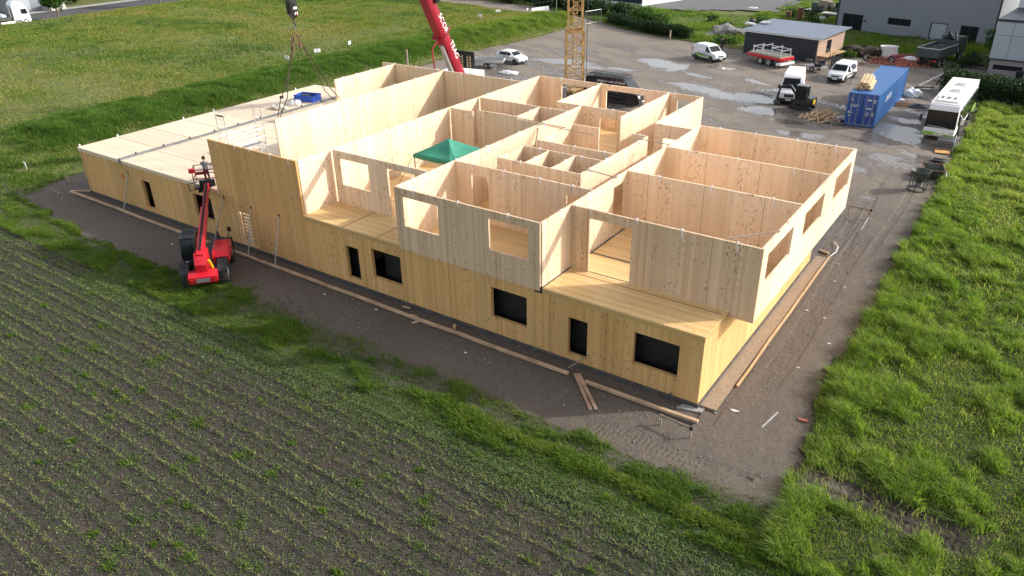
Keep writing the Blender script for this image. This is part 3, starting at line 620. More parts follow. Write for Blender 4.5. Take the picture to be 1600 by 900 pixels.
def build_building():
    L, U, Hm = M['wood_low'], M['wood_up'], M['wood_hall']; T = 6.5; F1 = 3.4; ZB = .16
    # lower storey ------------------------------------------------
    low = [(-20.22, -19.25, .46, 2.37), (-18.28, -16.22, 1.0, 2.66), (-10.5, -8.47, 1.02, 2.63), (-6.26, -5.27, .45, 2.34), (-3.05, -1.0, 1.08, 2.63)]
    wall(-23.25, .1, -7.8, .1, ZB, 3.14, L, .2, low); wall(-7.8, .1, 0, .1, ZB, 3.14, L, .2, low)
    left = [(-39.48, -38.5, .46, 2.38), (-33.72, -31.85, 1.1, 2.62)]
    wall(-46.9, .1, -30.9, .1, ZB, 3.16, L, .2, left)
    wall(-46.84, .205, -46.84, 22.2, ZB, 3.16, L, .12, [(5, 7, 1, 2.6), (13, 15, 1, 2.6)]); wall(-46.9, 22.2, -36.1, 22.2, ZB, 3.16, L, .12)
    wall(-.06, .205, -.06, 16.05, ZB, 3.14, L, .12); wall(-10.2, 16.1, 0, 16.1, ZB, 3.14, L, .12); wall(-10.26, 16.2, -10.26, 23.9, ZB, 3.14, L, .12)
    wall(-23.2, 23.95, -10.2, 23.95, ZB, 3.14, L, .12, [(-20, -18, 1, 2.6), (-15, -13, .2, 2.5)])
    # inner lower walls, dark rooms behind the openings
    for x in (-20.9, -15.3, -11.6, -7.2, -4.3): wall(x, .14, x, 6.0, ZB, 3.14, L, .1)
    wall(-23.1, 6.0, -.1, 6.0, ZB, 3.14, L, .1); wall(-46.7, 7.2, -31.0, 7.2, ZB, 3.14, L, .1)
    for x in (-41.4, -36.2): wall(x, .14, x, 7.1, ZB, 3.14, L, .1)
    for xs in ((-23.1, -.2, .2, 5.9), (-46.7, -31.0, .2, 7.1)):
        slab(*xs, ZB+.02, ZB+.05, M['flatblack'], 'added_dark_floor')  # black floor added so the rooms behind the openings stay dark
    for (a, b_, z0, z1) in [(o[0]+.75*(o[0] == -18.28), *o[1:]) for o in low+left]:   # black sheets added behind each opening so the rooms look dark
        m = MB(); m.box(a-.5, b_+.5, .7, .715, .2, 3.1); m.build('added_dark_sheet', M['flatblack'], BLD)
    slab(-23.3, .02, 0.0, 23.9, .0, ZB, M['plinth'], 'foundation_slab'); slab(-46.92, -30.95, 0, 22.2, .0, ZB, M['plinth'], 'foundation_slab')
    slab(-30.95, -23.3, 0.0, 21.6, .0, ZB, M['concrete'], 'hall_floor')
    pl = MB(); pl.box(-46.97, .05, -.05, .0, -.12, ZB-.01); pl.box(.02, .055, .0, 16.1, -.12, ZB-.01); pl.build('plinth', M['plinth'], BLD)
    cf = MB(); cf.prism([(-.75, -.46, -.1), (.30, -.22, -.1), (.28, .1, -.1), (-.6, -.1, -.1)], (0, 0, .085)); cf.build('footing_edge', M['concrete'], BLD)
    # slabs of the upper floor: layered edge + deck boards
    slab(-23.25, -16.1, -.015, 2.6, 3.143, 3.335, M['edge'], 'slab_edge'); slab(-7.74, .015, -.015, 2.5, 3.143, 3.335, M['edge'], 'slab_edge')
    slab(-23.25, -16.06, -.02, 2.56, 3.337, F1, M['floor_x'], 'terrace_floor'); slab(-7.74, .02, -.02, 2.45, 3.337, F1, M['floor_x'], 'terrace_floor')
    slab(-23.2, -16.1, 2.6, 23.9, 3.16, F1, M['floor_x']); slab(-16.1, -7.8, .1, 23.9, 3.16, F1-.003, M['floor_x']); slab(-7.8, 1.0, 2.5, 17.4, 3.16, F1, M['floor_x'])
    slab(-10.3, -7.8, 16.4, 17.4, 3.155, F1-.005, M['floor_x'])
    sm = MB()
    for x in (-20.25, -17.75): sm.box(x-.045, x+.045, .0, 2.48, F1, F1+.006)
    sm.box(-7.4, -.12, 2.02, 2.10, F1, F1+.006); sm.build('floor_seam', M['seam'], BLD)
    ss = MB()
    ss.box(-7.66, -7.58, .02, 2.42, F1, F1+.01); ss.box(-7.66, -7.56, 2.6, 7.8, F1, F1+.01); ss.box(-7.56, -2.5, 4.32, 4.44, F1, F1+.01); ss.build('sealing_strip', M['sealant'], BLD)
    bp = MB(); bp.box(-8.02, -7.62, -.035, .02, 3.12, 3.42); bp.build('steel_bracket', M['flatblack'], BLD)
    # upper storey -------------------------------------------------
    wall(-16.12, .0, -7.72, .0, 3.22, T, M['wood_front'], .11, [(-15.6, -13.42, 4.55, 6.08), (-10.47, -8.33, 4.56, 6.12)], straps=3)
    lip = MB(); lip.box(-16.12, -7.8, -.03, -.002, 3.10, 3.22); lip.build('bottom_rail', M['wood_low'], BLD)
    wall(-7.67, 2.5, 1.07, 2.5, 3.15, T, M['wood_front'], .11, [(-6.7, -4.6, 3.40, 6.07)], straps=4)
    wall(1.015, 2.56, 1.015, 17.42, 3.15, T, U, .11, [(3.2, 6.62, 4.62, 6.0), (8.4, 11.62, 4.66, 5.95), (13.58, 16.77, 4.72, 6.05)], straps=5)
    wall(-7.72, 17.45, 1.07, 17.45, 3.15, T, U, .11, straps=4)
    wall(-7.72, .06, -7.72, 17.4, F1, T, U, .1, [(6.55, 7.75, F1, 6.02)], straps=6)
    wall(-7.67, 8.0, .96, 8.0, F1, T, U, .1, straps=3); wall(-7.67, 12.65, .96, 12.65, F1, T, U, .1, straps=3)
    wall(-16.1, .06, -16.1, 17.75, F1, T, U, .1, [(9.4, 10.5, 5.0, 5.55)], straps=6)
    wall(-23.1, 2.55, -16.16, 2.55, F1, T, U, .11, [(-22.55, -20.42, 4.55, 6.08), (-19.02, -17.05, 3.402, 6.15)], straps=3)
    wall(-16.05, 4.63, -7.78, 4.63, F1, T, U, .1, [(-15.0, -13.9, 3.402, 5.95), (-9.2, -8.4, 5.2, 6.0)], straps=4)
    wall(-9.43, 6.25, -9.43, 13.85, F1, T, U, .1, straps=4); wall(-14.5, 6.26, -9.48, 6.26, F1, T, U, .1, straps=2)
    wall(-14.45, 6.31, -14.45, 8.65, F1, T, U, .08); wall(-14.4, 8.68, -9.48, 8.68, F1, T, U, .08, straps=2)
    wall(-12.78, 6.31, -12.78, 8.64, F1, T, U, .08, straps=1); wall(-11.14, 6.31, -11.14, 8.64, F1, T, U, .08, straps=1)
    wall(-14.42, 10.0, -9.48, 10.0, F1, T, U, .1, straps=3); wall(-14.37, 10.06, -14.37, 13.8, F1, T, U, .1, [(12.2, 13.2, 3.402, 5.9)]); wall(-14.32, 13.84, -12.54, 13.84, F1, T, U, .1)
    wall(-18.05, 17.9, -12.6, 17.9, F1, T, U, .1, [(-14.7, -13.4, 3.402, 5.9)], straps=2); wall(-23.1, 16.2, -16.16, 16.2, F1, T, U, .1, straps=2)
    wall(-18.25, 13.5, -18.25, 16.14, F1, T, U, .08, straps=1)
    wall(-23.1, 13.0, -21.3, 13.0, F1, T, U, .1); wall(-21.3, 13.45, -18.3, 13.45, F1, T, U, .1); wall(-18.2, 12.95, -16.16, 12.95, F1, T, U, .1, straps=1)
    wall(-12.62, 16.65, -12.62, 23.85, F1, T, U, .1, straps=3); wall(-10.25, 16.7, -10.25, 23.95, 3.15, T, M['wood_hall'], .11, straps=3)
    wall(-10.18, 16.48, -7.78, 16.48, F1, T, U, .1, [(-9.6, -8.6, 3.402, 5.7)]); wall(-10.4, 13.85, -9.5, 13.85, F1, T, U, .1, straps=1)
    wall(-18.0, 18.0, -18.0, 23.85, F1, T, U, .1, straps=2)
    wall(-23.2, 23.93, -10.3, 23.93, 3.15, T, U, .11, [(-21.3, -19.05, 4.8, 6.1), (-17.5, -14.5, 4.2, 6.1), (-12.0, -10.95, 4.6, 6.1)], straps=4)
    # tall hall ----------------------------------------------------
    wall(-30.9, .06, -23.25, .06, ZB, T, L, .12, [(-29.3, -28.2, .4, 2.36)], straps=5)
    wall(-23.28, .14, -23.28, 23.9, ZB, T, U, .12, straps=5)
    wall(-30.85, .14, -30.85, 4.85, ZB, 3.16, Hm, .11); wall(-30.85, 4.9, -30.85, 12.6, ZB, T, U, .11, straps=3); wall(-30.85, 12.62, -30.85, 21.5, ZB, T, Hm, .11, straps=4)
    wall(-37.4, 21.62, -23.35, 21.62, ZB, T, Hm, .12, straps=6); wall(-36.05, 14.9, -36.05, 21.5, ZB, T, Hm, .11, straps=4)
    # flat roof of the low wing ------------------------------------
    rd = M['roof_deck']
    slab(-46.98, -41.62, -.03, 22.28, 3.16, F1, rd, 'roof_deck'); slab(-41.38, -30.8, -.03, 14.85, 3.16, F1-.02, rd, 'roof_deck'); slab(-41.38, -36.2, 14.85, 22.28, 3.16, F1-.02, rd, 'roof_deck')
    for y in (2.95, 5.7, 8.5, 11.3, 14.2, 17.1, 19.9): sm = MB(); sm.box(-46.9, -41.65, y-.025, y+.025, F1, F1+.004); sm.build('roof_seam', M['seam'], BLD)
    for y in (2.6, 5.9, 8.9, 11.8, 14.4): sm = MB(); sm.box(-41.3, -30.95, y-.02, y+.02, F1-.02, F1-.015); sm.build('roof_seam', M['seam'], BLD)
    bm_ = MB(); bm_.box(-41.61, -41.39, -.07, 22.2, F1-.02, F1+.10); bm_.box(-41.62, -41.38, -.075, .0, F1-.24, F1-.02)
    be = bm_.build('steel_beam', M['greysteel'], BLD)
    for y in np.arange(1.2, 22, 2.1):
        k = MB(); k.cyl((-41.5, y, F1+.1), (-41.5, y, F1+.24), .05, 8); k.box(-41.58, -41.42, y-.08, y+.08, F1+.1, F1+.12); k.build('bolt', M['darksteel'], be)
    for y in (.15, 3.0, 8.5, 11.3, 19.9):
        k = MB(); k.cbox((-46.9, y, F1+.09), (.06, .09, .18)); k.build('edge_lug', M['strapm'], BLD)
    # framing lumber set in the opening of the hall's front wall
    fr = MB()
    for z in np.arange(.5, 2.2, .22): fr.cbox((-28.75, .25, z), (1.06, .05, .1))
    for x in (-29.22, -28.3): fr.cbox((x, .21, 1.35), (.08, .05, 1.9))
    fr.build('lath_frame', M['timber'], BLD)
    fr = MB()
    fr.box(-29.36, -29.26, -.06, -.003, .3, 2.42); fr.box(-29.36, -27.9, -.075, -.003, .26, .345); fr.build('opening_frame', M['timber'], BLD)
    mk = MB(); mk.lathe([(0, 0), (.17, 0), (.19, .006), (.02, .01)], 9, Matrix.Translation((-41.7, -.003, 2.2)) @ Matrix.Rotation(R(90), 4, 'X') @ Matrix.Diagonal((.75, 1.2, 1, 1)))
    mk.build('spray_mark', simple('orange_spray', (.62, .13, .04), .8), BLD)
    # pegs left in the facade
    for x, z in ((-23.9, 4.3), (-23.6, 3.7), (-11.9, 3.2), (-15.3, 3.25), (-36.6, 3.0), (-46.95, 2.6), (-30.95, 5.6), (-30.95, 5.0), (-30.95, 4.4)):
        k = MB(); k.cyl((x, .05, z), (x-(.22 if x < -30 else .05), -.16 if x > -30 else .02, z+.02), .02, 6); k.build('peg', M['oldwood'], BLD)
build_building()

# ---------------------------------------------------------------- things on and round the building
def text_mesh(name, s, size, mat, parent, Mx, depth=.004, shear=0, spacing=1):
    cu = bpy.data.curves.new(name, 'FONT'); cu.body = s; cu.size = size; cu.extrude = depth; cu.shear = shear; cu.space_character = spacing
    cu.align_x = 'CENTER'; cu.align_y = 'CENTER'
    o = bpy.data.objects.new(name, cu); COL.objects.link(o); bpy.context.view_layer.update()
    me = bpy.data.meshes.new_from_object(o.evaluated_get(bpy.context.evaluated_depsgraph_get()))
    bpy.data.objects.remove(o); me.materials.clear(); me.materials.append(mat); me.transform(Mx)
    return link(name, me, parent)
def face_matrix(o, right, up):
    r = Vector(right).normalized(); u = Vector(up); u = (u-r*u.dot(r)).normalized(); n = r.cross(u)
    m = Matrix((r, u, n)).transposed().to_4x4(); m.translation = o; return m

def board(name, label, p0, p1, w, h, mat, group=None, cat='board'):
    b = MB(); n = max(2, int((Vector(p1)-Vector(p0)).length/1.5)); p0 = Vector(p0); p1 = Vector(p1); prev = p0
    for i in range(1, n+1):
        q = p0.lerp(p1, i/n) + Vector((random.uniform(-.02, .02), random.uniform(-.03, .03), random.uniform(-.01, .01))); b.bar(prev, q, w, h); prev = q
    o = b.build(name, mat); return tag(o, label, cat, group)

def build_site():
    G = 'timber edging boards around the building'
    F = M['formboard']
    board('edging_board', 'long timber edging board running along the shaded facade on the mud', (-48.2, -.82, .05), (-5.7, -.9, .05), .16, .12, F, G)
    board('edging_board', 'timber edging board by the near front corner of the building', (-4.75, -1.02, .06), (.42, -.98, .06), .16, .12, F, G)
    board('edging_board', 'timber edging board lying in sun along the right side wall', (.86, 2.3, .04), (.76, 17.6, .04), .10, .07, M['plank'], G)
    board('edging_board', 'short timber edging board at the far left corner of the building', (-48.3, -.75, .05), (-46.7, .35, .05), .14, .1, F, G)
    board('edging_board', 'short timber piece where the right edging board ends', (.05, 18.1, .05), (.65, 17.9, .05), .12, .1, F, G)
    G = 'loose planks on the mud'
    for k, (a, b_) in enumerate((((-5.42, -.72, .05), (-3.55, -2.62, .03)), ((-5.27, -.67, .075), (-3.36, -2.50, .06)))):
        b = MB(); b.bar(a, b_, .15, .035); tag(b.build('loose_plank', M['redplank']), ('longer', 'upper')[k]+' of the two reddish planks lying crossed on the mud near the front corner', 'plank', G)
    b = MB(); b.bar((-5.9, -.5, .06), (-5.15, -.02, .75), .05, .03); tag(b.build('loose_lath', M['oldwood']), 'thin lath leaning at the narrow dark opening near the front corner', 'lath')
    b = MB(); b.bar((-1.35, -.3, .03), (-1.15, -.05, .3), .05, .03); tag(b.build('loose_lath', M['darksteel']), 'small dark bar leaning on the plinth beside the front corner', 'bar')
    # batter boards
    def batter(label, x, y, rz, ln, h=.42):
        t = thing('batter_board', label, 'batter board', (x, y, 0), rz, 'surveying batter boards')
        for s in (-1, 1):
            b = MB(); b.bar((s*ln*.44, 0, -.1), (s*ln*.44, 0, h+.1), .05); b.build('stake', M['oldwood'], t)
        b = MB(); b.bar((-ln/2, .04, h), (ln/2, .04, h+.02), .03, .1); b.build('crosspiece', M['oldwood'], t)
        b = MB(); b.box(ln*.4, ln*.47, -.05, .0, h-.02, h+.12); b.build('clamp', M['black'], t)
        return t
    batter('small batter board standing on the mud in front of the near corner', -.1, -1.95, -.08, 1.5)
    batter('dark batter board at the far left end of the mud strip', -48.0, -1.9, -.15, 2.4)
    batter('dark batter board standing off the right rear corner of the building', .75, 24.6, -.1, 1.5, .6)
    batter('low batter board at the left edge of the mud beside the grass', -49.5, 1.2, .9, 3.0)
    b = MB(); b.bar((1.35, 22.6, .02), (1.55, 23.0, .75), .05, .03); tag(b.build('marking_stake', M['strapm']), 'pale stake stuck in the mud beside the right rear batter board', 'stake')
    b = MB(); b.bar((2.65, .2, .0), (3.0, .9, .45), .05, .02); tag(b.build('leaning_lath', M['strapm']), 'thin pale lath standing in the mud at the lower right', 'lath')
    b = MB(); b.cbox((3.9, 1.4, .04), (.34, .16, .07), Matrix.Rotation(.02, 4, 'Z')); tag(b.build('brick_piece', M['bricks']), 'broken red brick lying at the grass edge', 'brick')
    # pipe lengths beside the right edging board
    b = MB(); b.tube([(.80, 17.5, .1), (.95, 18.2, .14), (.85, 19.0, .12), (.45, 19.7, .08)], .022, 8); tag(b.build('drain_hose', M['strapm']), 'bent white hose at the end of the right edging board', 'hose')
    # rubbish
    def crumple(name, label, c, r, mat, flat=.4, cat='plastic sheet', n=26, group=None):
        bm = bmesh.new(); bmesh.ops.create_icosphere(bm, subdivisions=3, radius=1)
        for v in bm.verts:
            p = v.co.copy(); k = 1+.55*(vn(np.array([p.x*2.1+c[0]]), np.array([p.y*2.1+p.z*1.7+c[1]]), 3)[0]-.5)+.35*(vn(np.array([p.x*5+p.z*3]), np.array([p.y*5]), 5)[0]-.5)
            v.co = Vector((p.x*r[0], p.y*r[1], max(-.05, p.z*r[2]+r[2]*flat)))*k
        me = bpy.data.meshes.new(name); bm.to_mesh(me); bm.free(); me.materials.append(mat)
        o = link(name, me, None, 0, c); return tag(o, label, cat, group)
    crumple('plastic_scrap', 'scrap of white plastic on the mud right of the front corner', (1.35, .62, 0), (.17, .07, .03), M['plastic'])
    for k, (x, y) in enumerate(((1.8, 14.6), (2.4, 14.2), (1.45, 10.6), (2.4, 10.3), (2.6, 5.2), (3.2, 8.0), (-10.6, -2.0), (-17.0, -1.3), (-33.5, -2.2), (-20.5, -1.6), (1.4, 16.9))):
        crumple('litter_scrap', 'small pale scrap of litter lying on the bare mud', (x, y, 0), (.085, .04, .02), M['plastic'], .4, 'litter', group='litter scraps on the mud')
    for k, (x, y) in enumerate(((-14.9, -.75), (-14.4, -1.15), (-12.5, -.45), (-15.8, -.3))):
        b = MB(); b.cbox((0, 0, .03), (.42, .14, .05)); o = b.build('wood_offcut', M['formboard'], None, 0, 0, (x, y, 0)); o.rotation_euler = (0, 0, k*1.1)
        tag(o, 'small brown wood offcut on the mud by the shaded facade', 'offcut', 'wood offcuts along the facade')
    # push-pull props holding the facade
    props = [('slim steel prop with an orange mark beside it at the far left', (-40.9, -.03, 2.6), (-41.25, -.78, .06)), ('slim steel prop behind the red telehandler', (-30.4, -.03, 3.0), (-31.3, -.75, .06)),
             ('slim steel prop in front of the slatted opening', (-27.9, -.03, 2.87), (-27.9, -.82, .06)), ('slim steel prop right of the slatted opening', (-25.4, -.03, 2.92), (-25.42, -.88, .06))]
    for lab, a, c in props:
        t = thing('steel_prop', lab, 'prop', c, 0, 'push-pull props against the facade'); a = Vector(a)-Vector(c)
        b = MB(); b.tube([(0, 0, 0), a*.55], .038, 10); b.build('outer_tube', M['steel'], t)
        b = MB(); b.tube([a*.5, a], .026, 10); b.build('inner_tube', M['steel'], t)
        b = MB(); b.cbox(a*.53, (.12, .12, .06)); b.build('collar', M['alu'], t)
        b = MB(); b.cbox((0, 0, -.01), (.2, .14, .02)); b.build('foot_plate', M['steel'], t)
        b = MB(); b.cbox(a, (.1, .03, .2)); b.build('head_plate', M['darksteel'], t)
    # green pavilion on the upper floor
    t = thing('green_canopy', 'green pop up canopy tent standing among the timber walls', 'canopy tent', (-19.65, 8.45, 3.4))
    e = 1.52; zt = 1.95; b = MB(); n = 12
    cs = [Vector((-e, -e, zt)), Vector((e, -e, zt)), Vector((e, e, zt)), Vector((-e, e, zt))]; pk = Vector((0, 0, zt+.80))
    for k in range(4):                    # four sagging cloth panels meeting in sharp hips
        p, q = cs[k], cs[(k+1) % 4]; vs = []; fs = []; n = 10
        for a in range(n+1):
            u = a/n; l, r = p.lerp(pk, u), q.lerp(pk, u)
            for c_ in range(n+1):
                v = c_/n; w = l.lerp(r, v); sag = .11*math.sin(math.pi*min(1, u*1.05))*math.sin(math.pi*v)+.012*math.sin(v*19+k*2)*math.sin(math.pi*v)*(1-u); hip = .05*math.sin(math.pi*u)
                vs.append(w-Vector((0, 0, sag+hip)))
        for a in range(n):
            for c_ in range(n): fs.append((a*(n+1)+c_, a*(n+1)+c_+1, (a+1)*(n+1)+c_+1, (a+1)*(n+1)+c_))
        b.add(vs, fs)
    o = b.build('roof_cloth', M['green'], t, 0, 1); sd = o.modifiers.new('s', 'SOLIDIFY'); sd.thickness = .012
    b = MB(); c = [(-e, -e), (e, -e), (e, e), (-e, e)]
    for k in range(4):
        p, q = c[k], c[(k+1) % 4]
        for s in range(6):
            a0 = Vector((*p, zt)).lerp(Vector((*q, zt)), s/6); a1 = Vector((*p, zt)).lerp(Vector((*q, zt)), (s+1)/6); dz = .22+.015*(s % 2)
            b.add([a0, a1, a1-Vector((0, 0, dz)), a0-Vector((0, 0, dz))], [(0, 1, 2, 3)])
    o = b.build('valance', M['green'], t); sd = o.modifiers.new('s', 'SOLIDIFY'); sd.thickness = .01
    for x, y in c:
        b = MB(); b.bar((x*.97, y*.97, 0), (x*.97, y*.97, zt), .04); b.build('leg', M['darksteel'], t)
    for k in range(4):
        p, q = c[k], c[(k+1) % 4]; b = MB()
        b.bar((p[0]*.97, p[1]*.97, zt-.1), (q[0]*.97, q[1]*.97, zt-.55), .02); b.bar((p[0]*.97, p[1]*.97, zt-.55), (q[0]*.97, q[1]*.97, zt-.1), .02); b.build('scissor_frame', M['alu'], t)
    b = MB(); b.tube([(-e, -e, zt-.1), (-e-.7, -e-.9, 0)], .012, 5); b.build('guy_rope', M['darksteel'], t)
    # rolling scaffold tower in the hall
    t = thing('scaffold_tower', 'aluminium scaffold tower with ladder frames in the open hall corner', 'scaffold', (-30.35, 2.0, .16))
    for y in (-1.25, 1.35):
        b = MB()
        for x in (-.38, .38): b.tube([(x, y, .15), (x, y, 7.75)], .025, 8)
        b.build('ladder_frame', M['alu'], t)
        b = MB()
        for z in np.arange(.4, 7.8, .28): b.tube([(-.38, y, z), (.38, y, z)], .016, 6)
        b.build('rung', M['alu'], t)
        for x in (-.38, .38):
            b = MB(); b.cyl((x-.03, y, .08), (x+.03, y, .08), .08, 12); b.build('castor', M['blackplastic'], t)
    for z in (3.4, 5.35):
        b = MB(); b.box(-.30, .30, -1.25, 1.35, z, z+.03); pf = b.build('platform', M['darksteel'], t)
        b = MB()
        for x in (-.33, .31): b.box(x, x+.025, -1.25, 1.35, z-.02, z+.13)
        b.build('toe_board', M['alu'], pf)
    for x in (-.38, .38):
        b = MB()
        for z in (5.85, 6.35): b.tube([(x, -1.25, z), (x, 1.35, z)], .024, 6)
        b.tube([(x, -1.25, 3.4), (x, 1.35, 5.3)], .02, 6); b.build('guard_rail', M['alu'], t)
    # step ladder lying/standing on roof
    t = thing('step_ladder', 'small aluminium step ladder standing on the flat roof beside the scaffold', 'step ladder', (-31.9, 3.6, 3.39), .9)
    for s in (-1, 1):
        b = MB()
        for y in (-.24, .24): b.bar((s*.42, y, 0), (s*.05, y*.7, 1.35), .05, .025)
        for k in range(1, 5): b.bar((s*(.42-.075*k), -.22, .27*k), (s*(.42-.075*k), .22, .27*k), .06, .025)
        b.build('ladder_side', M['alu'], t)
    # blue crate and material bags on the roof
    t = thing('blue_crate', 'blue plastic crate on the flat roof by the steel beam', 'crate', (-43.0, 17.9, 3.4), .25)
    b = MB(); W, D, Hh, th = .95, .6, .52, .03
    b.box(-W, W, -D, -D+th, 0, Hh); b.box(-W, W, D-th, D, 0, Hh); b.box(-W, -W+th, -D+th, D-th, 0, Hh); b.box(W-th, W, -D+th, D-th, 0, Hh); b.box(-W+th, W-th, -D+th, D-th, .02, .05); b.build('crate_wall', M['bluecrate'], t)
    b = MB()
    for s in (-1, 1): b.box(-W-.03, W+.03, s*D-.03*(s < 0), s*D+.03*(s > 0), Hh-.06, Hh+.002)
    b.build('rim', M['bluecrate'], t)
    b = MB(); b.cbox((-.2, 0, .3), (.8, .5, .35)); b.build('contents', M['darksteel'], t, .03)
    crumple('material_bag', 'clear plastic bag of fixings on the flat roof next to the blue crate', (-42.7, 16.2, 3.4), (.55, .4, .28), M['plastic'], .5, 'bag')
    crumple('material_bag', 'pale bundle of wrapped fixings on the flat roof farther from the crate', (-42.8, 14.7, 3.4), (.8, .5, .25), simple('cream_wrap', (.66, .62, .5), .5), .5, 'bag')
    b = MB(); b.cbox((0, 0, .03), (1.0, .16, .05)); o = b.build('dark_batten', M['rust'], None, 0, 0, (-45.1, 10.6, 3.4)); tag(o, 'short dark batten lying on the flat roof', 'batten')
    # loose laths resting on wall tops
    G = 'laths laid across wall tops'
    for lab, a, c in (('long lath laid across wall tops in the middle of the upper storey', (-18.2, 13.05, 6.56), (-14.2, 12.72, 6.55)), ('second lath parallel to the long one on the middle wall tops', (-16.3, 12.6, 6.56), (-12.0, 12.3, 6.55)),
                      ('lath bridging the corridor near the right rooms', (-9.7, 6.95, 6.55), (-7.55, 6.62, 6.55)), ('lath bridging the corridor farther back', (-9.55, 13.0, 6.55), (-7.6, 12.85, 6.55)),
                      ('thin lath tying the near right corner of the upper walls', (-.5, 2.62, 6.54), (1.05, 4.45, 6.54))):
        b = MB(); b.bar(a, c, .07, .035); tag(b.build('lath', M['oldwood']), lab, 'lath', G)
    b = MB(); b.bar((-16.0, 12.5, 6.3), (-15.2, 10.5, 4.2), .06, .04); tag(b.build('brace_pole', M['oldwood']), 'thin diagonal pole leaning against an inner wall', 'pole')
    b = MB(); b.cbox((-19.6, 13.65, 6.2), (1.6, .06, .5)); tag(b.build('pale_board', M['wood_up']), 'small pale board standing behind a middle wall top', 'board')
    # white field stakes
    G = 'white markers in the meadow'
    for k, (x, y, lab) in enumerate(((-69.5, 37.6, 'white marker in the meadow left of the crane chains'), (-69.5, 42.6, 'white marker in the meadow just right of the crane chains'), (-70, 48.8, 'white marker in the meadow between chains and red boom'),
                     (-69.3, 77.1, 'nearer white marker on the bank right of the red boom'), (-69.5, 82.4, 'farther white marker on the bank right of the red boom'), (-67.6, 88.4, 'white marker post beside the track'), (-55.5, -.4, 'white marker in the grass at the left edge'))):
        t = thing('marker_stake', lab, 'marker', (x, y, float(meadow_z(np.array([x]), np.array([y]))[0])), k, G)
        b = MB(); b.bar((0, 0, 0), (0, 0, .75), .05); b.build('stake', M['oldwood'], t)
        b = MB(); b.box(-.42, .42, -.02, .02, .42, .85); b.build('flag', M['plastic'], t)
    t = thing('road_barrier', 'long white board barrier with wire rails beside the far track', 'barrier', (-66.2, 90.2, .1), 1.25)
    b = MB(); b.box(-1.9, 1.9, -.05, .05, .1, .9); b.build('board_panel', M['plastic'], t)
    for x in (-2.6, 2.6):
        b = MB(); b.bar((x, 0, 0), (x, 0, 1.7), .04); b.build('post', M['darksteel'], t)
    b = MB(); b.bar((-2.6, 0, 1.65), (2.6, 0, 1.65), .03); b.bar((-2.6, 0, 1.0), (2.6, 0, 1.0), .03); b.build('rail', M['darksteel'], t)
    b = MB(); b.tube([(-53.0, 41.5, 0), (-53.0, 41.5, 2.9)], .12, 10); tag(b.build('wooden_post', M['oldwood']), 'upright wooden post behind the tall hall, left of the red boom', 'post')
    # formwork panel behind the hall (dark, with yellow laths) and white tarpaulin stack
    t = thing('formwork_panel', 'upright black panel with yellow laths beside the red crane', 'formwork panel', (-47.1, 44.9, 0), -.05)
    b = MB(); b.box(-1.35, 1.35, -.06, .06, 0, 2.75); b.build('panel_sheet', M['black'], t)
    for x in (-.85, -.35, .35, .85):
        b = MB(); b.bar((x, -.1, .3), (x, -.1, 2.3), .09, .06); b.build('rib', M['timber'], t)
    b = MB()
    for k in range(5):
        for s in (-1, 1): b.bar((s*.62-.3, -.1, .9+k*.3), (s*.62+.2, -.1, .9+k*.3), .04, .07)
    b.build('crossbar', M['timber'], t)
    t = thing('tarpaulin_stack', 'white tarpaulin covered stack at the foot of the black panel', 'covered stack', (-45.6, 42.6, 0), .1)
    b = MB(); b.box(-2.4, 2.0, -1.0, 1.2, 0, 1.15); b.build('tarpaulin', M['plastic'], t, .12)
    b = MB(); b.box(-2.5, 2.1, -1.1, 1.3, .0, .12); b.build('pallet_base', M['oldwood'], t)
    crumple('plastic_sheet', 'crumpled white plastic sheet on the mud before the flatbed trailer', (-43.4, 48.2, 0), (1.3, .6, .22), M['plastic'])
    return crumple
crumple = build_site()

# ---------------------------------------------------------------- vehicle kit
def wheel(par, x, y, r, w, name='wheel', rimmat=None, lug=False, rz=0):
    """y<0 right side. wheel > tyre, rim"""
    e = bpy.data.objects.new(name, None); COL.objects.link(e); e.parent = par; e.location = (x, y, r); e.rotation_euler = (R(90), 0, rz); e.empty_display_size = .2
    b = MB(); h = w/2
    b.lathe([(r*.60, -h*.8), (r*.66, -h), (r*.9, -h), (r*.98, -h*.72), (r, -h*.3), (r, h*.3), (r*.98, h*.72), (r*.9, h), (r*.66, h), (r*.60, h*.8), (r*.60, -h*.8)], 28)
    if lug:
        for k in range(18):
            for s in (-1, 1):
                a = 2*math.pi*(k+.5*(s > 0))/18; mx = Matrix.Rotation(a, 4, 'Z')
                b.bar(mx @ Vector((r*1.015, 0, 0)), mx @ (Matrix.Rotation(-.2, 4, 'Z') @ Vector((r*1.0, 0, s*h*.95))), .06, .06)
    b.build('tyre', M['rubber'], e, 0, 1)
    b = MB()
    for s in (-1, 1):
        b.lathe([(0, s*h*.45), (r*.18, s*h*.5), (r*.2, s*h*.32), (r*.5, s*h*.28), (r*.56, s*h*.62), (r*.62, s*h*.7)], 24)
    for k in range(6):
        for s in (-1, 1):
            a = 2*math.pi*k/6; b.bar((math.cos(a)*r*.15, math.sin(a)*r*.15, s*h*.42), (math.cos(a)*r*.55, math.sin(a)*r*.55, s*h*.5), r*.12, .02, up=(0, 0, 1))
    b.build('rim', rimmat or M['rim'], e, 0, 1)
    return e

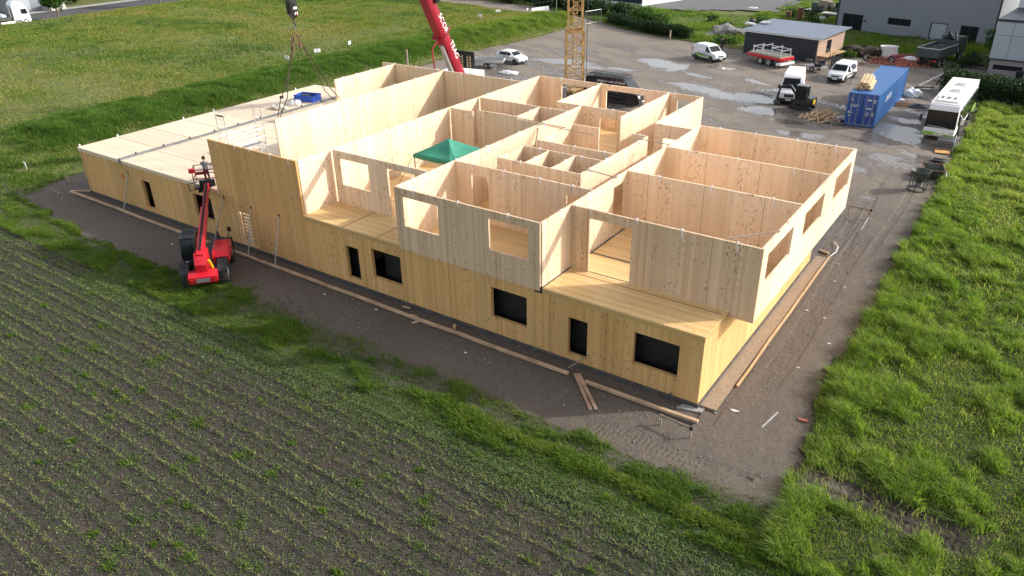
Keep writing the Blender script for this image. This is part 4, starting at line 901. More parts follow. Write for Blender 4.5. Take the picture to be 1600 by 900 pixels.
class Body:
    """vehicle shell: side profile (x forward, z up) extruded to width w(z)"""
    def __init__(s, prof, zb, zt, w0, w1): s.p = prof; s.zb, s.zt, s.w0, s.w1 = zb, zt, w0, w1
    def w(s, z):
        if z <= s.zb: return s.w0 - .04*max(0, (.55-z))
        return s.w0+(s.w1-s.w0)*min(1, (z-s.zb)/(s.zt-s.zb))
    def build(s, name, mat, par, bevel=.06):
        bm = bmesh.new(); vs = [bm.verts.new((x, -1, z)) for x, z in s.p]; f = bm.faces.new(vs)
        ex = bmesh.ops.extrude_face_region(bm, geom=[f]); bmesh.ops.translate(bm, verts=[g for g in ex['geom'] if isinstance(g, bmesh.types.BMVert)], vec=(0, 2, 0))
        for z in (s.zb-.18, s.zb, (s.zb+s.zt)/2, s.zt-.12):
            bmesh.ops.bisect_plane(bm, geom=bm.verts[:]+bm.edges[:]+bm.faces[:], plane_co=(0, 0, z), plane_no=(0, 0, 1))
        for v in bm.verts:
            nose = 1-.10*max(0, abs(v.co.x-s.xm())-s.len()*.36)/(s.len()*.14)
            v.co.y = math.copysign(s.w(v.co.z)*max(.86, nose), v.co.y)
        bmesh.ops.recalc_face_normals(bm, faces=bm.faces)
        es = [e for e in bm.edges if len(e.link_faces) == 2 and e.calc_face_angle(0) > .45]
        bmesh.ops.bevel(bm, geom=es, offset=bevel, segments=3, affect='EDGES', profile=.6, clamp_overlap=True)
        me = bpy.data.meshes.new(name); bm.to_mesh(me); bm.free(); me.materials.append(mat)
        return link(name, me, par, 1)
    def seg(s, name, mat, par, i, f0, f1, inset=.1, off=.012):
        p, q = s.p[i], s.p[i+1]; L = lambda f: (p[0]+(q[0]-p[0])*f, p[1]+(q[1]-p[1])*f)
        a, b_ = L(f0), L(f1)
        if a[1] > b_[1]: a, b_ = b_, a
        return s.front(name, mat, par, a, b_, inset, off)
    def xm(s): xs = [p[0] for p in s.p]; return (min(xs)+max(xs))/2
    def len(s): xs = [p[0] for p in s.p]; return max(xs)-min(xs)
    def nose(s, x): return max(.86, 1-.10*max(0, abs(x-s.xm())-s.len()*.36)/(s.len()*.14))
    def side(s, name, mat, par, poly, off=.008, sides=(-1, 1)):
        for sd in sides:
            b = MB(); out = [(x, sd*(s.w(z)*s.nose(x)+off), z) for x, z in poly]; b.prism(out, (0, -sd*.05, 0)); b.build(name, mat, par)
    def front(s, name, mat, par, a, b_, inset=.1, off=.012, y0=None, y1=None):
        """pane on the slope from a=(x,z) low to b=(x,z) high"""
        d = Vector((b_[0]-a[0], 0, b_[1]-a[1])).normalized(); n = Vector((d.z, 0, -d.x))
        if n.x*(a[0]-s.xm()) < 0: n = -n
        q = []
        for (x, z), sgn in ((a, -1), (a, 1), (b_, 1), (b_, -1)):
            y = sgn*(s.w(z)*s.nose(x)-inset) if y0 is None else (y0 if sgn < 0 else y1)
            q.append(Vector((x, y, z))+n*off)
        b = MB(); b.prism(q, -n*.04); return b.build(name, mat, par)

def trim_wheels(t, xs, yw, r, w, front=0, rim=None):
    for x in xs:
        for s in (-1, 1):
            b = MB(); b.cyl((x, s*(yw-w*.9), r*1.02), (x, s*(yw+w*.5+.012), r*1.02), r*1.17, 24); b.build('wheel_arch', M['blackplastic'], t)
            wheel(t, x, s*yw, r, w, rimmat=rim)
def mirrors(t, x, y, z, mat, size=(.12, .2, .2)):
    for s in (-1, 1):
        b = MB(); b.cbox((x, s*(y+.14), z), size); b.bar((x, s*(y-.02), z-.05), (x, s*(y+.1), z-.03), .05); b.build('wing_mirror', mat, t, .03)
def plate(t, x, z, w=.5, nx=1):
    b = MB(); b.cbox((x, 0, z), (.02, w, .11)); b.build('number_plate', M['white'], t)

def small_van(name, label, loc, rz, L=4.3, H=1.82, W=.9, stripe=False, group=None, sidewin=True):
    t = thing(name, label, 'van', loc, rz, group); h = L/2
    prof = [(-h+.03, .32), (h-.22, .30), (h-.02, .42), (h, .62), (h-.10, .90), (h-.82, 1.12), (h-1.55, H-.10), (h-1.85, H-.01), (h-2.4, H+.02), (-h+.5, H), (-h+.16, H-.08), (-h, 1.1), (-h, .5)]
    B = Body(prof, 1.0, H, W, W-.16); B.build('body', M['white'], t)
    b = MB(); b.box(-h+.05, h-.12, -W+.04, W-.04, .2, .36); b.build('sill', M['blackplastic'], t)
    B.seg('windscreen', M['glass'], t, 5, .06, .93, .10)
    B.side('door_window', M['glass'], t, [(h-1.08, 1.10), (h-1.85, 1.10), (h-1.85, H-.18), (h-1.58, H-.18)])
    if stripe:
        B.side('side_stripe', M['lime'], t, [(h-.75, .50), (-h+.75, .50), (-h+.75, .74), (h-1.7, .62)]); B.side('side_moulding', M['black'], t, [(h-.8, .66), (-h+1.0, .76), (-h+1.0, .82), (h-.8, .72)], .012)
    else: B.side('side_moulding', M['blackplastic'], t, [(h-.9, .62), (-h+.95, .62), (-h+.95, .72), (h-.9, .72)], .012)
    B.seg('rear_window', M['glass'], t, 10, .12, .9, .16)
    b = MB(); b.box(h-.18, h+.05, -W+.10, W-.10, .28, .52); b.build('front_bumper', M['blackplastic'] , t, .05)
    b = MB(); b.box(-h-.05, -h+.15, -W+.05, W-.05, .30, .55); b.build('rear_bumper', M['blackplastic'], t, .05)
    b = MB(); b.box(h-.05, h+.015, -.42, .42, .62, .76); b.build('grille', M['blackplastic'], t, .02)
    for s in (-1, 1):
        b = MB(); b.prism([(h-.02, s*.50, .68), (h-.06, s*.76, .70), (h-.20, s*.80, .94), (h-.10, s*.54, .88)], (-.10, 0, 0)); b.build('headlight', M['lamp'], t)
        b = MB(); b.box(-h-.012, -h+.06, s*(W-.1)-.07, s*(W-.1)+.05, .85, 1.35); b.build('tail_light', M['tail'], t)
    trim_wheels(t, (h-.88, -h+.75), W-.11, .31, .2); mirrors(t, h-1.2, W-.02, 1.15, M['blackplastic']); plate(t, h+.06, .42)
    B.side('door_handle', M['blackplastic'], t, [(h-1.95, .92), (h-2.15, .92), (h-2.15, .97), (h-1.95, .97)], .02)
    return t

def big_van(name, label, loc, rz, L=6.0, H=2.6, W=.99, mat='white', group=None):
    t = thing(name, label, 'van', loc, rz, group); h = L/2; m = M[mat]
    prof = [(-h+.03, .36), (h-.20, .34), (h-.02, .48), (h, .80), (h-.16, 1.12), (h-.78, 1.32), (h-1.48, H-.22), (h-1.85, H-.03), (h-2.6, H+.02), (-h+.4, H), (-h+.1, H-.1), (-h, 1.2), (-h, .55)]
    B = Body(prof, 1.15, H, W, W-.17); B.build('body', m, t, .08)
    b = MB(); b.box(-h+.05, h-.12, -W+.05, W-.05, .24, .40); b.build('sill', M['blackplastic'], t)
    B.seg('windscreen', M['glass'], t, 5, .06, .88, .11)
    B.side('door_window', M['glass'], t, [(h-1.08, 1.28), (h-2.0, 1.28), (h-2.0, min(2.0, H-.4)), (h-1.42, min(2.0, H-.4))])
    B.side('side_moulding', M['blackplastic'], t, [(h-1.1, .72), (-h+1.35, .72), (-h+1.35, .84), (h-1.1, .84)], .012)
    b = MB(); b.box(h-.18, h+.05, -W+.10, W-.10, .32, .62); b.build('front_bumper', M['blackplastic'], t, .05)
    b = MB(); b.box(-h-.06, -h+.1, -W+.06, W-.06, .36, .58); b.build('rear_bumper', M['blackplastic'], t, .04)
    b = MB(); b.box(h-.06, h+.02, -.45, .45, .72, 1.02); b.build('grille', M['blackplastic'], t, .03)
    for s in (-1, 1):
        b = MB(); b.prism([(h-.01, s*.52, .82), (h-.05, s*.82, .84), (h-.20, s*.86, 1.10), (h-.08, s*.58, 1.04)], (-.10, 0, 0)); b.build('headlight', M['lamp'], t)
        b = MB(); b.box(-h-.012, -h+.06, s*(W-.09)-.06, s*(W-.09)+.05, .95, 1.5); b.build('tail_light', M['tail'], t)
    B.seg('rear_window', M['glass'], t, 10, .2, .85, .2)
    trim_wheels(t, (h-.98, -h+1.1), W-.12, .35, .23); mirrors(t, h-1.25, W, 1.45, M['blackplastic'], (.14, .2, .34)); plate(t, h+.06, .5)
    return t, B

def hatchback(name, label, loc, rz):
    L, H, W = 4.0, 1.46, .87; h = L/2; t = thing(name, label, 'car', loc, rz)
    prof = [(-h+.05, .30), (h-.2, .27), (h-.02, .4), (h, .6), (h-.14, .78), (h-.95, .98), (h-1.60, H-.08), (h-1.95, H), (-h+.8, H-.02), (-h+.32, H-.18), (-h+.03, .98), (-h, .55)]
    B = Body(prof, .9, H, W, W-.24); B.build('body', M['white'], t, .07)
    B.seg('windscreen', M['glass'], t, 5, .05, .93, .10)
    B.seg('rear_window', M['glass'], t, 9, .08, .9, .14)
    B.side('door_window', M['glass'], t, [(h-1.22, .98), (h-2.05, .98), (h-2.05, H-.13), (h-1.72, H-.13)]); B.side('rear_side_window', M['glass'], t, [(h-2.12, .98), (-h+.62, 1.0), (-h+.75, H-.16), (h-2.12, H-.13)])
    b = MB(); b.box(-h+.1, h-.1, -W+.05, W-.05, .18, .34); b.build('sill', M['blackplastic'], t)
    for s in (-1, 1):
        b = MB(); b.prism([(h-.01, s*.45, .62), (h-.08, s*.78, .64), (h-.22, s*.80, .80), (h-.10, s*.5, .76)], (-.1, 0, 0)); b.build('headlight', M['lamp'], t)
        b = MB(); b.box(-h-.01, -h+.1, s*.68-.1, s*.68+.1, .72, .95); b.build('tail_light', M['tail'], t)
    b = MB(); b.box(h-.05, h+.02, -.5, .5, .34, .50); b.build('grille', M['blackplastic'], t, .02)
    B.side('side_lettering', M['greysteel'], t, [(h-1.9, .72), (h-2.6, .72), (h-2.6, .80), (h-1.9, .80)], .01)
    trim_wheels(t, (h-.82, -h+.68), W-.10, .31, .2); mirrors(t, h-1.3, W-.03, .98, M['white']); plate(t, h+.03, .45)
    return t

# ---------------------------------------------------------------- people
def person(label, loc, rz, pose, shirt, trousers, headgear, group=None):
    """pose: dict of joints (x forward, y left, z up); body is one skinned surface"""
    j = pose; names = list(j); idx = {n: i for i, n in enumerate(names)}
    E = [('pelvis', 'waist'), ('waist', 'chest'), ('chest', 'neck'), ('neck', 'chin'), ('chin', 'head'), ('head', 'crown')]
    for s in 'lr': E += [('pelvis', 'hip'+s), ('hip'+s, 'knee'+s), ('knee'+s, 'ankle'+s), ('ankle'+s, 'toe'+s), ('chest', 'sho'+s), ('sho'+s, 'elb'+s), ('elb'+s, 'wri'+s), ('wri'+s, 'palm'+s)]
    rad = dict(pelvis=.14, waist=.125, chest=.15, neck=.055, chin=.075, head=.095, crown=.06, hip=.09, knee=.058, ankle=.042, toe=.04, sho=.062, elb=.042, wri=.03, palm=.036)
    V = [Vector(j[n]) for n in names]; rr = [rad[n] if n in rad else rad[n[:-1]] for n in names]; EE = [(idx[a], idx[b]) for a, b in E]
    for s in 'lr':                        # five fingers
        p = Vector(j['palm'+s]); d = (p-Vector(j['wri'+s])).normalized(); sd = d.cross(Vector((0, 0, 1))); sd = sd.normalized() if sd.length > .1 else Vector((0, 1, 0)); cu = d.cross(sd)
        for k, (o, ln) in enumerate(((-.03, .07), (-.01, .085), (.01, .08), (.03, .06), (-.05, .05))):
            a = p+sd*o*1.2+d*(.03 if k < 4 else -.01); b = a+(d+(sd*-.6 if k == 4 else Vector()))*ln*.55+cu*.01; c = b+d*ln*.4+cu*.03
            n0 = len(V); V += [a, b, c]; rr += [.011, .010, .008]; EE += [(idx['palm'+s], n0), (n0, n0+1), (n0+1, n0+2)]
    me = bpy.data.meshes.new('person'); me.from_pydata(V, EE, []); o = bpy.data.objects.new('person', me); COL.objects.link(o)
    o.modifiers.new('k', 'SKIN'); sv = me.skin_vertices[0].data
    for i, r in enumerate(rr): sv[i].radius = (r, r)
    sv[idx['pelvis']].use_root = True
    for n in ('chest', 'waist', 'pelvis'): sv[idx[n]].radius = (rad[n]*1.15, rad[n]*.8)
    ss = o.modifiers.new('s', 'SUBSURF'); ss.levels = 2; ss.render_levels = 2
    bpy.context.view_layer.update(); m2 = bpy.data.meshes.new_from_object(o.evaluated_get(bpy.context.evaluated_depsgraph_get()))
    bpy.data.objects.remove(o)
    for mm in (shirt, trousers, M['skin'], M['black']): m2.materials.append(mm)
    zw = j['pelvis'][2]+.03; zn = j['neck'][2]+.01
    arm = [Vector(j[k+s]) for k in ('wri', 'palm') for s in 'lr']
    for p in m2.polygons:
        c = p.center; mi = 0
        if c.z < zw: mi = 1
        if c.z < .1: mi = 3
        if c.z > zn: mi = 2
        if min((c-a).length for a in arm) < .11: mi = 2
        p.material_index = mi; p.use_smooth = True
    t = link('person', m2, None, 0, loc); t.rotation_euler = (0, 0, rz); tag(t, label, 'person', group)
    h = Vector(j['head']); b = MB(); b.lathe([(.0, .135), (.06, .125), (.1, .075), (.112, .01), (.11, -.02)], 16, Matrix.Translation(h+Vector((-.005, 0, .03)))); b.build('hair', headgear, t, 0, 1)
    b = MB(); b.cbox(h+Vector((.102, 0, -.005)), (.035, .026, .045)); b.build('nose', M['skin'], t, .008)
    for s in (-1, 1):
        b = MB(); b.cbox(h+Vector((.092, s*.035, .02)), (.012, .024, .012)); b.build('eye', M['black'], t); b = MB(); b.cbox(h+Vector((0, s*.1, .0)), (.04, .022, .06)); b.build('ear', M['skin'], t, .008)
    b = MB(); b.cbox(h+Vector((.088, 0, -.05)), (.012, .045, .01)); b.build('mouth', M['darkred'], t)
    return t
def stand_pose(armr=None, arml=None):
    p = dict(pelvis=(0, 0, .95), waist=(0, 0, 1.12), chest=(.01, 0, 1.36), neck=(.02, 0, 1.50), chin=(.045, 0, 1.56), head=(.04, 0, 1.66), crown=(.03, 0, 1.73))
    for s, y in (('l', 1), ('r', -1)):
        p.update({'hip'+s: (0, y*.1, .88), 'knee'+s: (.03, y*.12, .49), 'ankle'+s: (-.02, y*.13, .08), 'toe'+s: (.14, y*.15, .04), 'sho'+s: (0, y*.2, 1.42), 'elb'+s: (-.03, y*.27, 1.13), 'wri'+s: (.08, y*.28, .9), 'palm'+s: (.12, y*.28, .83)})
    for s, a in (('r', armr), ('l', arml)):
        if a: p['elb'+s], p['wri'+s], p['palm'+s] = a
    return p

# ---------------------------------------------------------------- telehandler with work platform
def build_telehandler():
    t = thing('telehandler', 'red telehandler with raised boom and work platform by the facade', 'telehandler', (-27.95, -3.38, 0), math.atan2(.655, -.755))
    W = .98; rd = M['red']
    for x in (1.45, -1.45):
        for s in (-1, 1): wheel(t, x, s*W, .70, .50, rimmat=M['rim'], lug=True)
    b = MB(); b.box(-2.0, 2.2, -.62, .62, .55, 1.0); b.build('chassis', M['darksteel'], t, .05)
    # rear counterweight and tail
    b = MB(); b.prism([(-1.9, -.75, .55), (-2.55, -.75, .62), (-2.62, -.75, 1.02), (-2.2, -.75, 1.15), (-1.9, -.75, 1.15)], (0, 1.5, 0)); b.build('counterweight', rd, t, .05)
    b = MB(); b.prism([(-.9, -.30, 1.0), (-2.25, -.30, 1.1), (-2.35, -.30, 1.6), (-2.0, -.30, 2.12), (-.9, -.30, 2.0)], (0, .62, 0)); b.build('boom_mast', rd, t, .04)
    b = MB(); b.box(-2.64, -2.60, -.35, .35, .72, .92); b.build('tail_lettering', M['greysteel'], t)
    for s in (-1, 1):
        b = MB(); b.cbox((-2.6, s*.6, .86), (.06, .16, .12)); b.build('tail_light', M['tail'], t, .01)
    # cab on the left
    c = MB(); c.prism([(-.75, .40, 1.0), (.95, .40, 1.0), (1.0, .40, 1.7), (.55, .40, 2.5), (-.65, .40, 2.5), (-.85, .40, 1.7)], (0, .72, 0)); cab = c.build('cab', M['glass'], t, .05)
    r = MB(); r.box(-.68, .58, .42, 1.10, 2.5, 2.57); r.build('cab_roof', M['blackplastic'], cab, .03)
    f = MB()
    for y in (.40, 1.12):
        for a, d in (((-.75, 1.0), (-.85, 1.7)), ((-.85, 1.7), (-.65, 2.52)), ((.95, 1.0), (1.0, 1.7)), ((1.0, 1.7), (.55, 2.52)), ((-.85, 1.7), (1.0, 1.7)), ((-.65, 2.5), (.55, 2.5))): f.bar((a[0], y, a[1]), (d[0], y, d[1]), .06)
    for a in ((-.75, 1.0), (-.85, 1.7), (-.65, 2.5), (.55, 2.5), (1.0, 1.7)): f.bar((a[0], .4, a[1]), (a[0], 1.12, a[1]), .06)
    f.build('cab_frame', M['black'], cab)
    g = MB()
    for k in range(7): g.bar((-.6+k*.17, .45, 2.585), (-.6+k*.17, 1.08, 2.585), .03, .02)
    g.build('roof_guard', M['darksteel'], cab)
    b = MB(); b.box(-1.15, -.75, .42, 1.2, .95, 1.35); b.build('rear_panel', M['blackplastic'], t, .04)
    b = MB(); b.cyl((-1.17, .86, 1.28), (-1.24, .86, 1.28), .12, 18); b.cyl((-1.17, 1.1, 1.1), (-1.22, 1.1, 1.1), .05, 12); b.build('work_light', M['white'], t)
    # engine pod on the right
    b = MB(); b.prism([(-.95, -1.28, .95), (1.05, -1.28, .95), (1.05, -1.28, 1.55), (.6, -1.28, 1.72), (-.8, -1.28, 1.66), (-1.05, -1.28, 1.4)], (0, .86, 0)); e = b.build('engine_cover', rd, t, .07)
    b = MB(); b.cbox((-1.02, -.85, 1.2), (.1, .55, .35)); b.build('engine_grille', M['black'], e, .02)
    b = MB(); b.tube([(.75, -.7, 1.7), (.75, -.7, 2.05), (.65, -.7, 2.2)], .055, 10); b.build('exhaust', M['black'], t)
    b = MB(); b.bar((1.2, -1.1, 1.5), (1.35, -1.25, 1.95), .04); b.cbox((1.37, -1.25, 2.0), (.06, .2, .28)); b.build('wing_mirror', M['black'], t)
    for x in (1.45, -1.45):
        for s in (-1, 1):
            b = MB()
            for k in range(5):
                a0 = R(30+k*24); a1 = R(30+(k+1)*24); b.add([(x+.76*math.cos(q), s*(W+o), .66+.76*math.sin(q)) for q in (a0, a1) for o in (-.25, .25)], [(0, 1, 3, 2)])
            o = b.build('mudguard', M['blackplastic'], t); o.modifiers.new('s', 'SOLIDIFY').thickness = .02
    b = MB(); b.bar((-2.15, -.42, 1.75), (-1.75, -.5, .95), .12, .12); b.build('yellow_cylinder', M['brightyellow'], t)
    # boom: two stages, tip carries the platform
    p0 = Vector((-2.05, .0, 1.92)); tip = Vector((5.0, .0, 3.55)); d = (tip-p0).normalized()
    b = MB(); b.bar(p0, p0+d*4.6, .36, .42); b.build('outer_boom', rd, t, .03)
    b = MB(); b.bar(p0+d*4.3, tip, .26, .30); b.build('inner_boom', rd, t, .02)
    b = MB()
    for y in (-.05, .0, .05): b.tube([p0+d*.3+Vector((0, y, .26)), p0+d*4.5+Vector((0, y, .24)), tip+Vector((0, y, .18))], .02, 6)
    b.build('hose', M['blackplastic'], t)
    b = MB(); b.tube([(-.7, .0, 1.15), p0+d*2.3-Vector((0, 0, .2))], .08, 10); b.build('lift_cylinder', M['steel'], t)
    b = MB(); b.cbox(tip+Vector((.15, 0, -.05)), (.35, .5, .7)); b.build('quick_hitch', M['black'], t, .04)
    # platform
    ox = tip.x+.35; z0 = tip.z-.30
    b = MB(); b.box(ox, ox+1.1, -.8, .8, z0, z0+.06); pf = b.build('platform_deck', M['darksteel'], t)
    b = MB()
    for s in (-1, 1):
        b.bar((ox-.05, s*.55, z0-.18), (ox+.5, s*.55, z0-.18), .14); b.bar((ox-.25, s*1.05, z0), (ox-.25, s*1.05, z0+.45), .05); b.bar((ox-.25, s*1.05, z0+.45), (ox-.25, s*.55, z0+.5), .05); b.bar((ox-.25, s*1.05, z0), (ox, s*.5, z0), .05)
    b.cbox((ox-.1, 0, z0+.2), (.25, .9, .7)); b.build('fork_carriage', M['black'], pf, .02)
    b = MB()
    for x in (ox+.03, ox+1.12):
        for y in (-.77, 0, .77): b.bar((x, y, z0), (x, y, z0+1.15), .045)
        for z in (.6, 1.15): b.bar((x, -.77, z0+z), (x, .77, z0+z), .045)
    for y in (-.77, .77):
        for z in (.6, 1.15): b.bar((ox+.03, y, z0+z), (ox+1.12, y, z0+z), .045)
    b.build('railing', M['darkred'], pf)
    b = MB(); b.box(ox+1.13, ox+1.16, .10, .77, z0+.5, z0+.7); b.build('rail_panel', M['darkred'], pf)
    b = MB(); b.box(ox+.0, ox+.2, .6, .95, z0+.98, z0+1.26); b.build('control_box', M['red'], pf, .05)
    # man on the platform
    mw = Matrix.Translation(t.location) @ Matrix.Rotation(t.rotation_euler.z, 4, 'Z'); w = mw @ Vector((ox+.40, .02, z0+.06))
    person('man in a grey shirt and dark dungarees working on the raised platform', w, t.rotation_euler.z-.35,
           stand_pose(((.12, -.36, 1.22), (.36, -.30, 1.34), (.44, -.27, 1.38)), ((.14, .28, 1.2), (.36, .08, 1.32), (.44, .03, 1.36))), M['shirt'], M['trousers'], M['hair'])
build_telehandler()

# ---------------------------------------------------------------- mobile crane
def build_crane():
    piv = Vector((-35.1, 29.9, 2.2)); tip = Vector((-30.85, 7.75, 34.9)); hd = (tip-piv); az = math.atan2(hd.y, hd.x)
    t = thing('mobile_crane', 'red mobile crane with white lettering on its raised boom', 'crane', (piv.x, piv.y+1.2, 0), 0)
    loc = Vector((piv.x, piv.y+1.2, 0)); P = lambda v: Vector(v)-loc
    # carrier under the boom, lying along X behind the hall
    b = MB(); b.box(-6.2, 5.6, -1.3, 1.3, .75, 1.35); b.build('carrier', M['cranered'], t, .06)
    for x in (-4.8, -3.3, .9, 2.4, 4.2):
        for s in (-1, 1): wheel(t, x, s*1.05, .6, .45)
    c = MB(); c.prism([(-6.2, -1.3, .8), (-7.9, -1.3, .8), (-8.1, -1.3, 1.5), (-7.8, -1.3, 2.7), (-6.3, -1.3, 2.8)], (0, 2.6, 0)); cab = c.build('driver_cab', M['cranered'], t, .1)
    b = MB(); b.box(-8.09, -7.98, -1.1, 1.1, 1.65, 2.5, Matrix.Rotation(0, 4, 'Y')); b.build('windscreen', M['glass'], cab)
    for s in (-1, 1):
        b = MB(); b.box(-7.6, -6.6, s*1.31-.01, s*1.31+.01, 1.75, 2.5); b.build('side_window', M['glass'], cab)
    for x in (-2.2, 3.3):
        for s in (-1, 1):
            b = MB(); b.bar((x, 0, .9), (x, s*3.0, .9), .3); b.cyl((x, s*2.9, .05), (x, s*2.9, 1.0), .12, 10); b.cyl((x, s*2.9, 0), (x, s*2.9, .06), .35, 14); b.build('outrigger', M['cranered'], t)
    # turning upper deck
    mr = Matrix.Translation((0, -1.2, 0)) @ Matrix.Rotation(az, 4, 'Z')
    b = MB(); b.box(-2.6, 1.2, -1.2, 1.2, 1.45, 2.3, mr); b.build('slewing_deck', M['cranered'], t, .05)
    b = MB(); b.box(-3.6, -2.5, -1.35, 1.35, 1.5, 2.6, mr); b.build('ballast', M['greysteel'], t, .04)
    b = MB(); b.box(-.2, 1.5, .75, 1.5, 1.5, 2.9, mr); oc = b.build('operator_cab', M['cranered'], t, .06)
    b = MB(); b.box(1.45, 1.53, .82, 1.43, 1.9, 2.8, mr); b.build('windscreen', M['glass'], oc)
    d = hd.normalized(); L = hd.length; up = Vector((0, 0, 1)); side = d.cross(up).normalized(); nn = side.cross(d)
    def section(a0, a1, w, h, name):
        n = 12; ring = [(math.cos(2*math.pi*k/n), math.sin(2*math.pi*k/n)) for k in range(n)]; vs = []
        for a in (a0, a1):
            for cx, cy in ring:
                qx = math.copysign(abs(cx)**.6, cx)*w/2; qy = math.copysign(abs(cy)**.75, cy)*h/2; vs.append(P(piv)+d*a+side*qx+nn*qy)
        b = MB(); b.add(vs, [(k, (k+1) % n, n+(k+1) % n, n+k) for k in range(n)]+[tuple(range(n)), tuple(reversed(range(n, 2*n)))]); return b.build(name, M['cranered'], t, 0, 1)
    s0 = section(-.8, 12.8, 1.02, 1.22, 'boom_base'); section(12.4, 21, .9, 1.08, 'boom_section'); section(20.6, 30, .78, .94, 'boom_section'); section(29.6, L, .66, .8, 'boom_section')
    b = MB()
    for a in (7.6, 12.7): b.add([], []); b.cbox((0, 0, 0), (.14, 1.2, 1.42), Matrix((d, side, nn)).transposed().to_4x4() if False else Matrix.Translation(P(piv)+d*a) @ Matrix((d, side, nn)).transposed().to_4x4())
    b.build('boom_collar', M['cranered'], t, .03)
    b = MB(); b.tube([P(piv)-nn*.9+d*.6, P(piv)+d*6.9-nn*.62], [.24, .2], 14); b.build('lift_ram', M['steel'], t)
    b = MB(); q = P(piv)+d*7.6-nn*.75; b.bar(q, q-nn*1.15+d*.15, .1); b.bar(q-nn*1.15+d*.15, q-nn*1.0-Vector((0, 0, 1.6)), .1); b.build('hook_bracket', M['darkred'], t)
    b = MB(); q = P(piv)+d*10.9-side*.5+nn*.45; b.cyl(q+side*.15, q-side*.25, .36, 14); b.cbox(q+d*.35, (.3, .3, .3)); b.build('hose_reel', M['black'], t, .02)
    rt = -d     # lettering reads along the boom, on the face towards the camera
    for s, a in (('SCOR', 8.6), ('TEAG', 5.7)):
        o = P(piv)+d*a-side*.505+nn*.2; text_mesh('lettering', s, .78, M['white'], t, face_matrix(o, -d, nn), .006, .25, 1.0)
    # rope and hook block
    hk = P((-30.85, 7.55, 12.5)); tp = P(tip); b = MB()
    for k in (-.12, .12): b.tube([hk+Vector((0, k, .9)), tp+Vector((0, k*.5, -.2))], .018, 6)
    b.build('hoist_rope', M['darksteel'], t)
    b = MB(); b.prism([hk+Vector((-.2, y, z)) for y, z in ((-.18, 1.25), (.18, 1.25), (.28, .9), (.27, .05), (.1, -.25), (-.1, -.25), (-.27, .05), (-.28, .9))], (.4, 0, 0)); hb = b.build('hook_block', M['black'], t, .04)
    b = MB(); b.box(hk.x+.2, hk.x+.215, hk.y-.05, hk.y+.22, hk.z+.28, hk.z+.42); b.build('name_plate', M['white'], hb)
    for k in range(3):
        b = MB(); b.prism([hk+Vector((.205, -.02+k*.09, -.05)), hk+Vector((.205, .03+k*.09, -.05)), hk+Vector((.205, .12+k*.06, .12)), hk+Vector((.205, .05+k*.06, .12))], (.012, 0, 0)); b.build('warning_stripe', M['white'] if k != 1 else M['red'], hb)
    b = MB(); b.tube([hk+Vector((0, 0, -.2)), hk+Vector((0, 0, -.5)), hk+Vector((0, .14, -.66)), hk+Vector((0, .08, -.82)), hk+Vector((0, -.1, -.8))], .055, 8); b.build('hook', M['darksteel'], hb)
    # chains
    t2 = thing('chain_sling', 'four leg chain sling hanging from the black crane hook', 'chain sling', (-30.85, 7.5, 11.2)); o = Vector((-30.85, 7.5, 11.2)); pts = lambda *a: [Vector(p)-o for p in a]
    b = MB()
    b.tube(pts((-30.85, 7.4, 11.25), (-30.8, 7.15, 10.4), (-30.85, 6.2, 8.4), (-30.9, 5.65, 7.6), (-30.85, 5.2, 6.62)), .03, 6); b.build('chain_leg', M['chain'], t2)
    b = MB(); b.tube(pts((-30.85, 7.4, 11.25), (-30.95, 7.1, 10.3), (-31.0, 6.55, 8.6), (-30.95, 6.25, 7.6), (-30.88, 5.4, 6.56)), .03, 6); b.build('chain_leg', M['chain'], t2)
    b = MB(); b.tube(pts((-30.85, 7.6, 11.25), (-30.8, 7.95, 10.5), (-30.85, 8.85, 8.6), (-30.9, 9.35, 7.4), (-30.85, 10.1, 6.56)), .03, 6); b.build('chain_leg', M['chain'], t2)
    b = MB(); b.tube(pts((-30.85, 7.6, 11.25), (-30.9, 8.2, 10.3), (-31.0, 9.3, 8.7), (-31.1, 9.9, 7.6), (-30.9, 10.55, 6.62)), .03, 6); b.build('chain_leg', M['chain'], t2)
    b = MB(); b.tube(pts((-30.85, 7.2, 11.1), (-30.85, 7.5, 11.35), (-30.85, 7.8, 11.1), (-30.85, 7.75, 10.75), (-30.85, 7.25, 10.75), (-30.85, 7.2, 11.1)), .04, 6); b.build('ring', M['rust'], t2)
    for dy in (-.3, .3):
        b = MB(); b.bar(Vector((0, dy, -.35)), Vector((0, dy, -.85)), .1); b.build('shackle', M['rust'], t2)
    b = MB(); b.cbox(Vector((-30.88, 5.75, 7.75))-o, (.14, .22, .16)); b.build('chain_hook', M['black'], t2, .03)
build_crane()

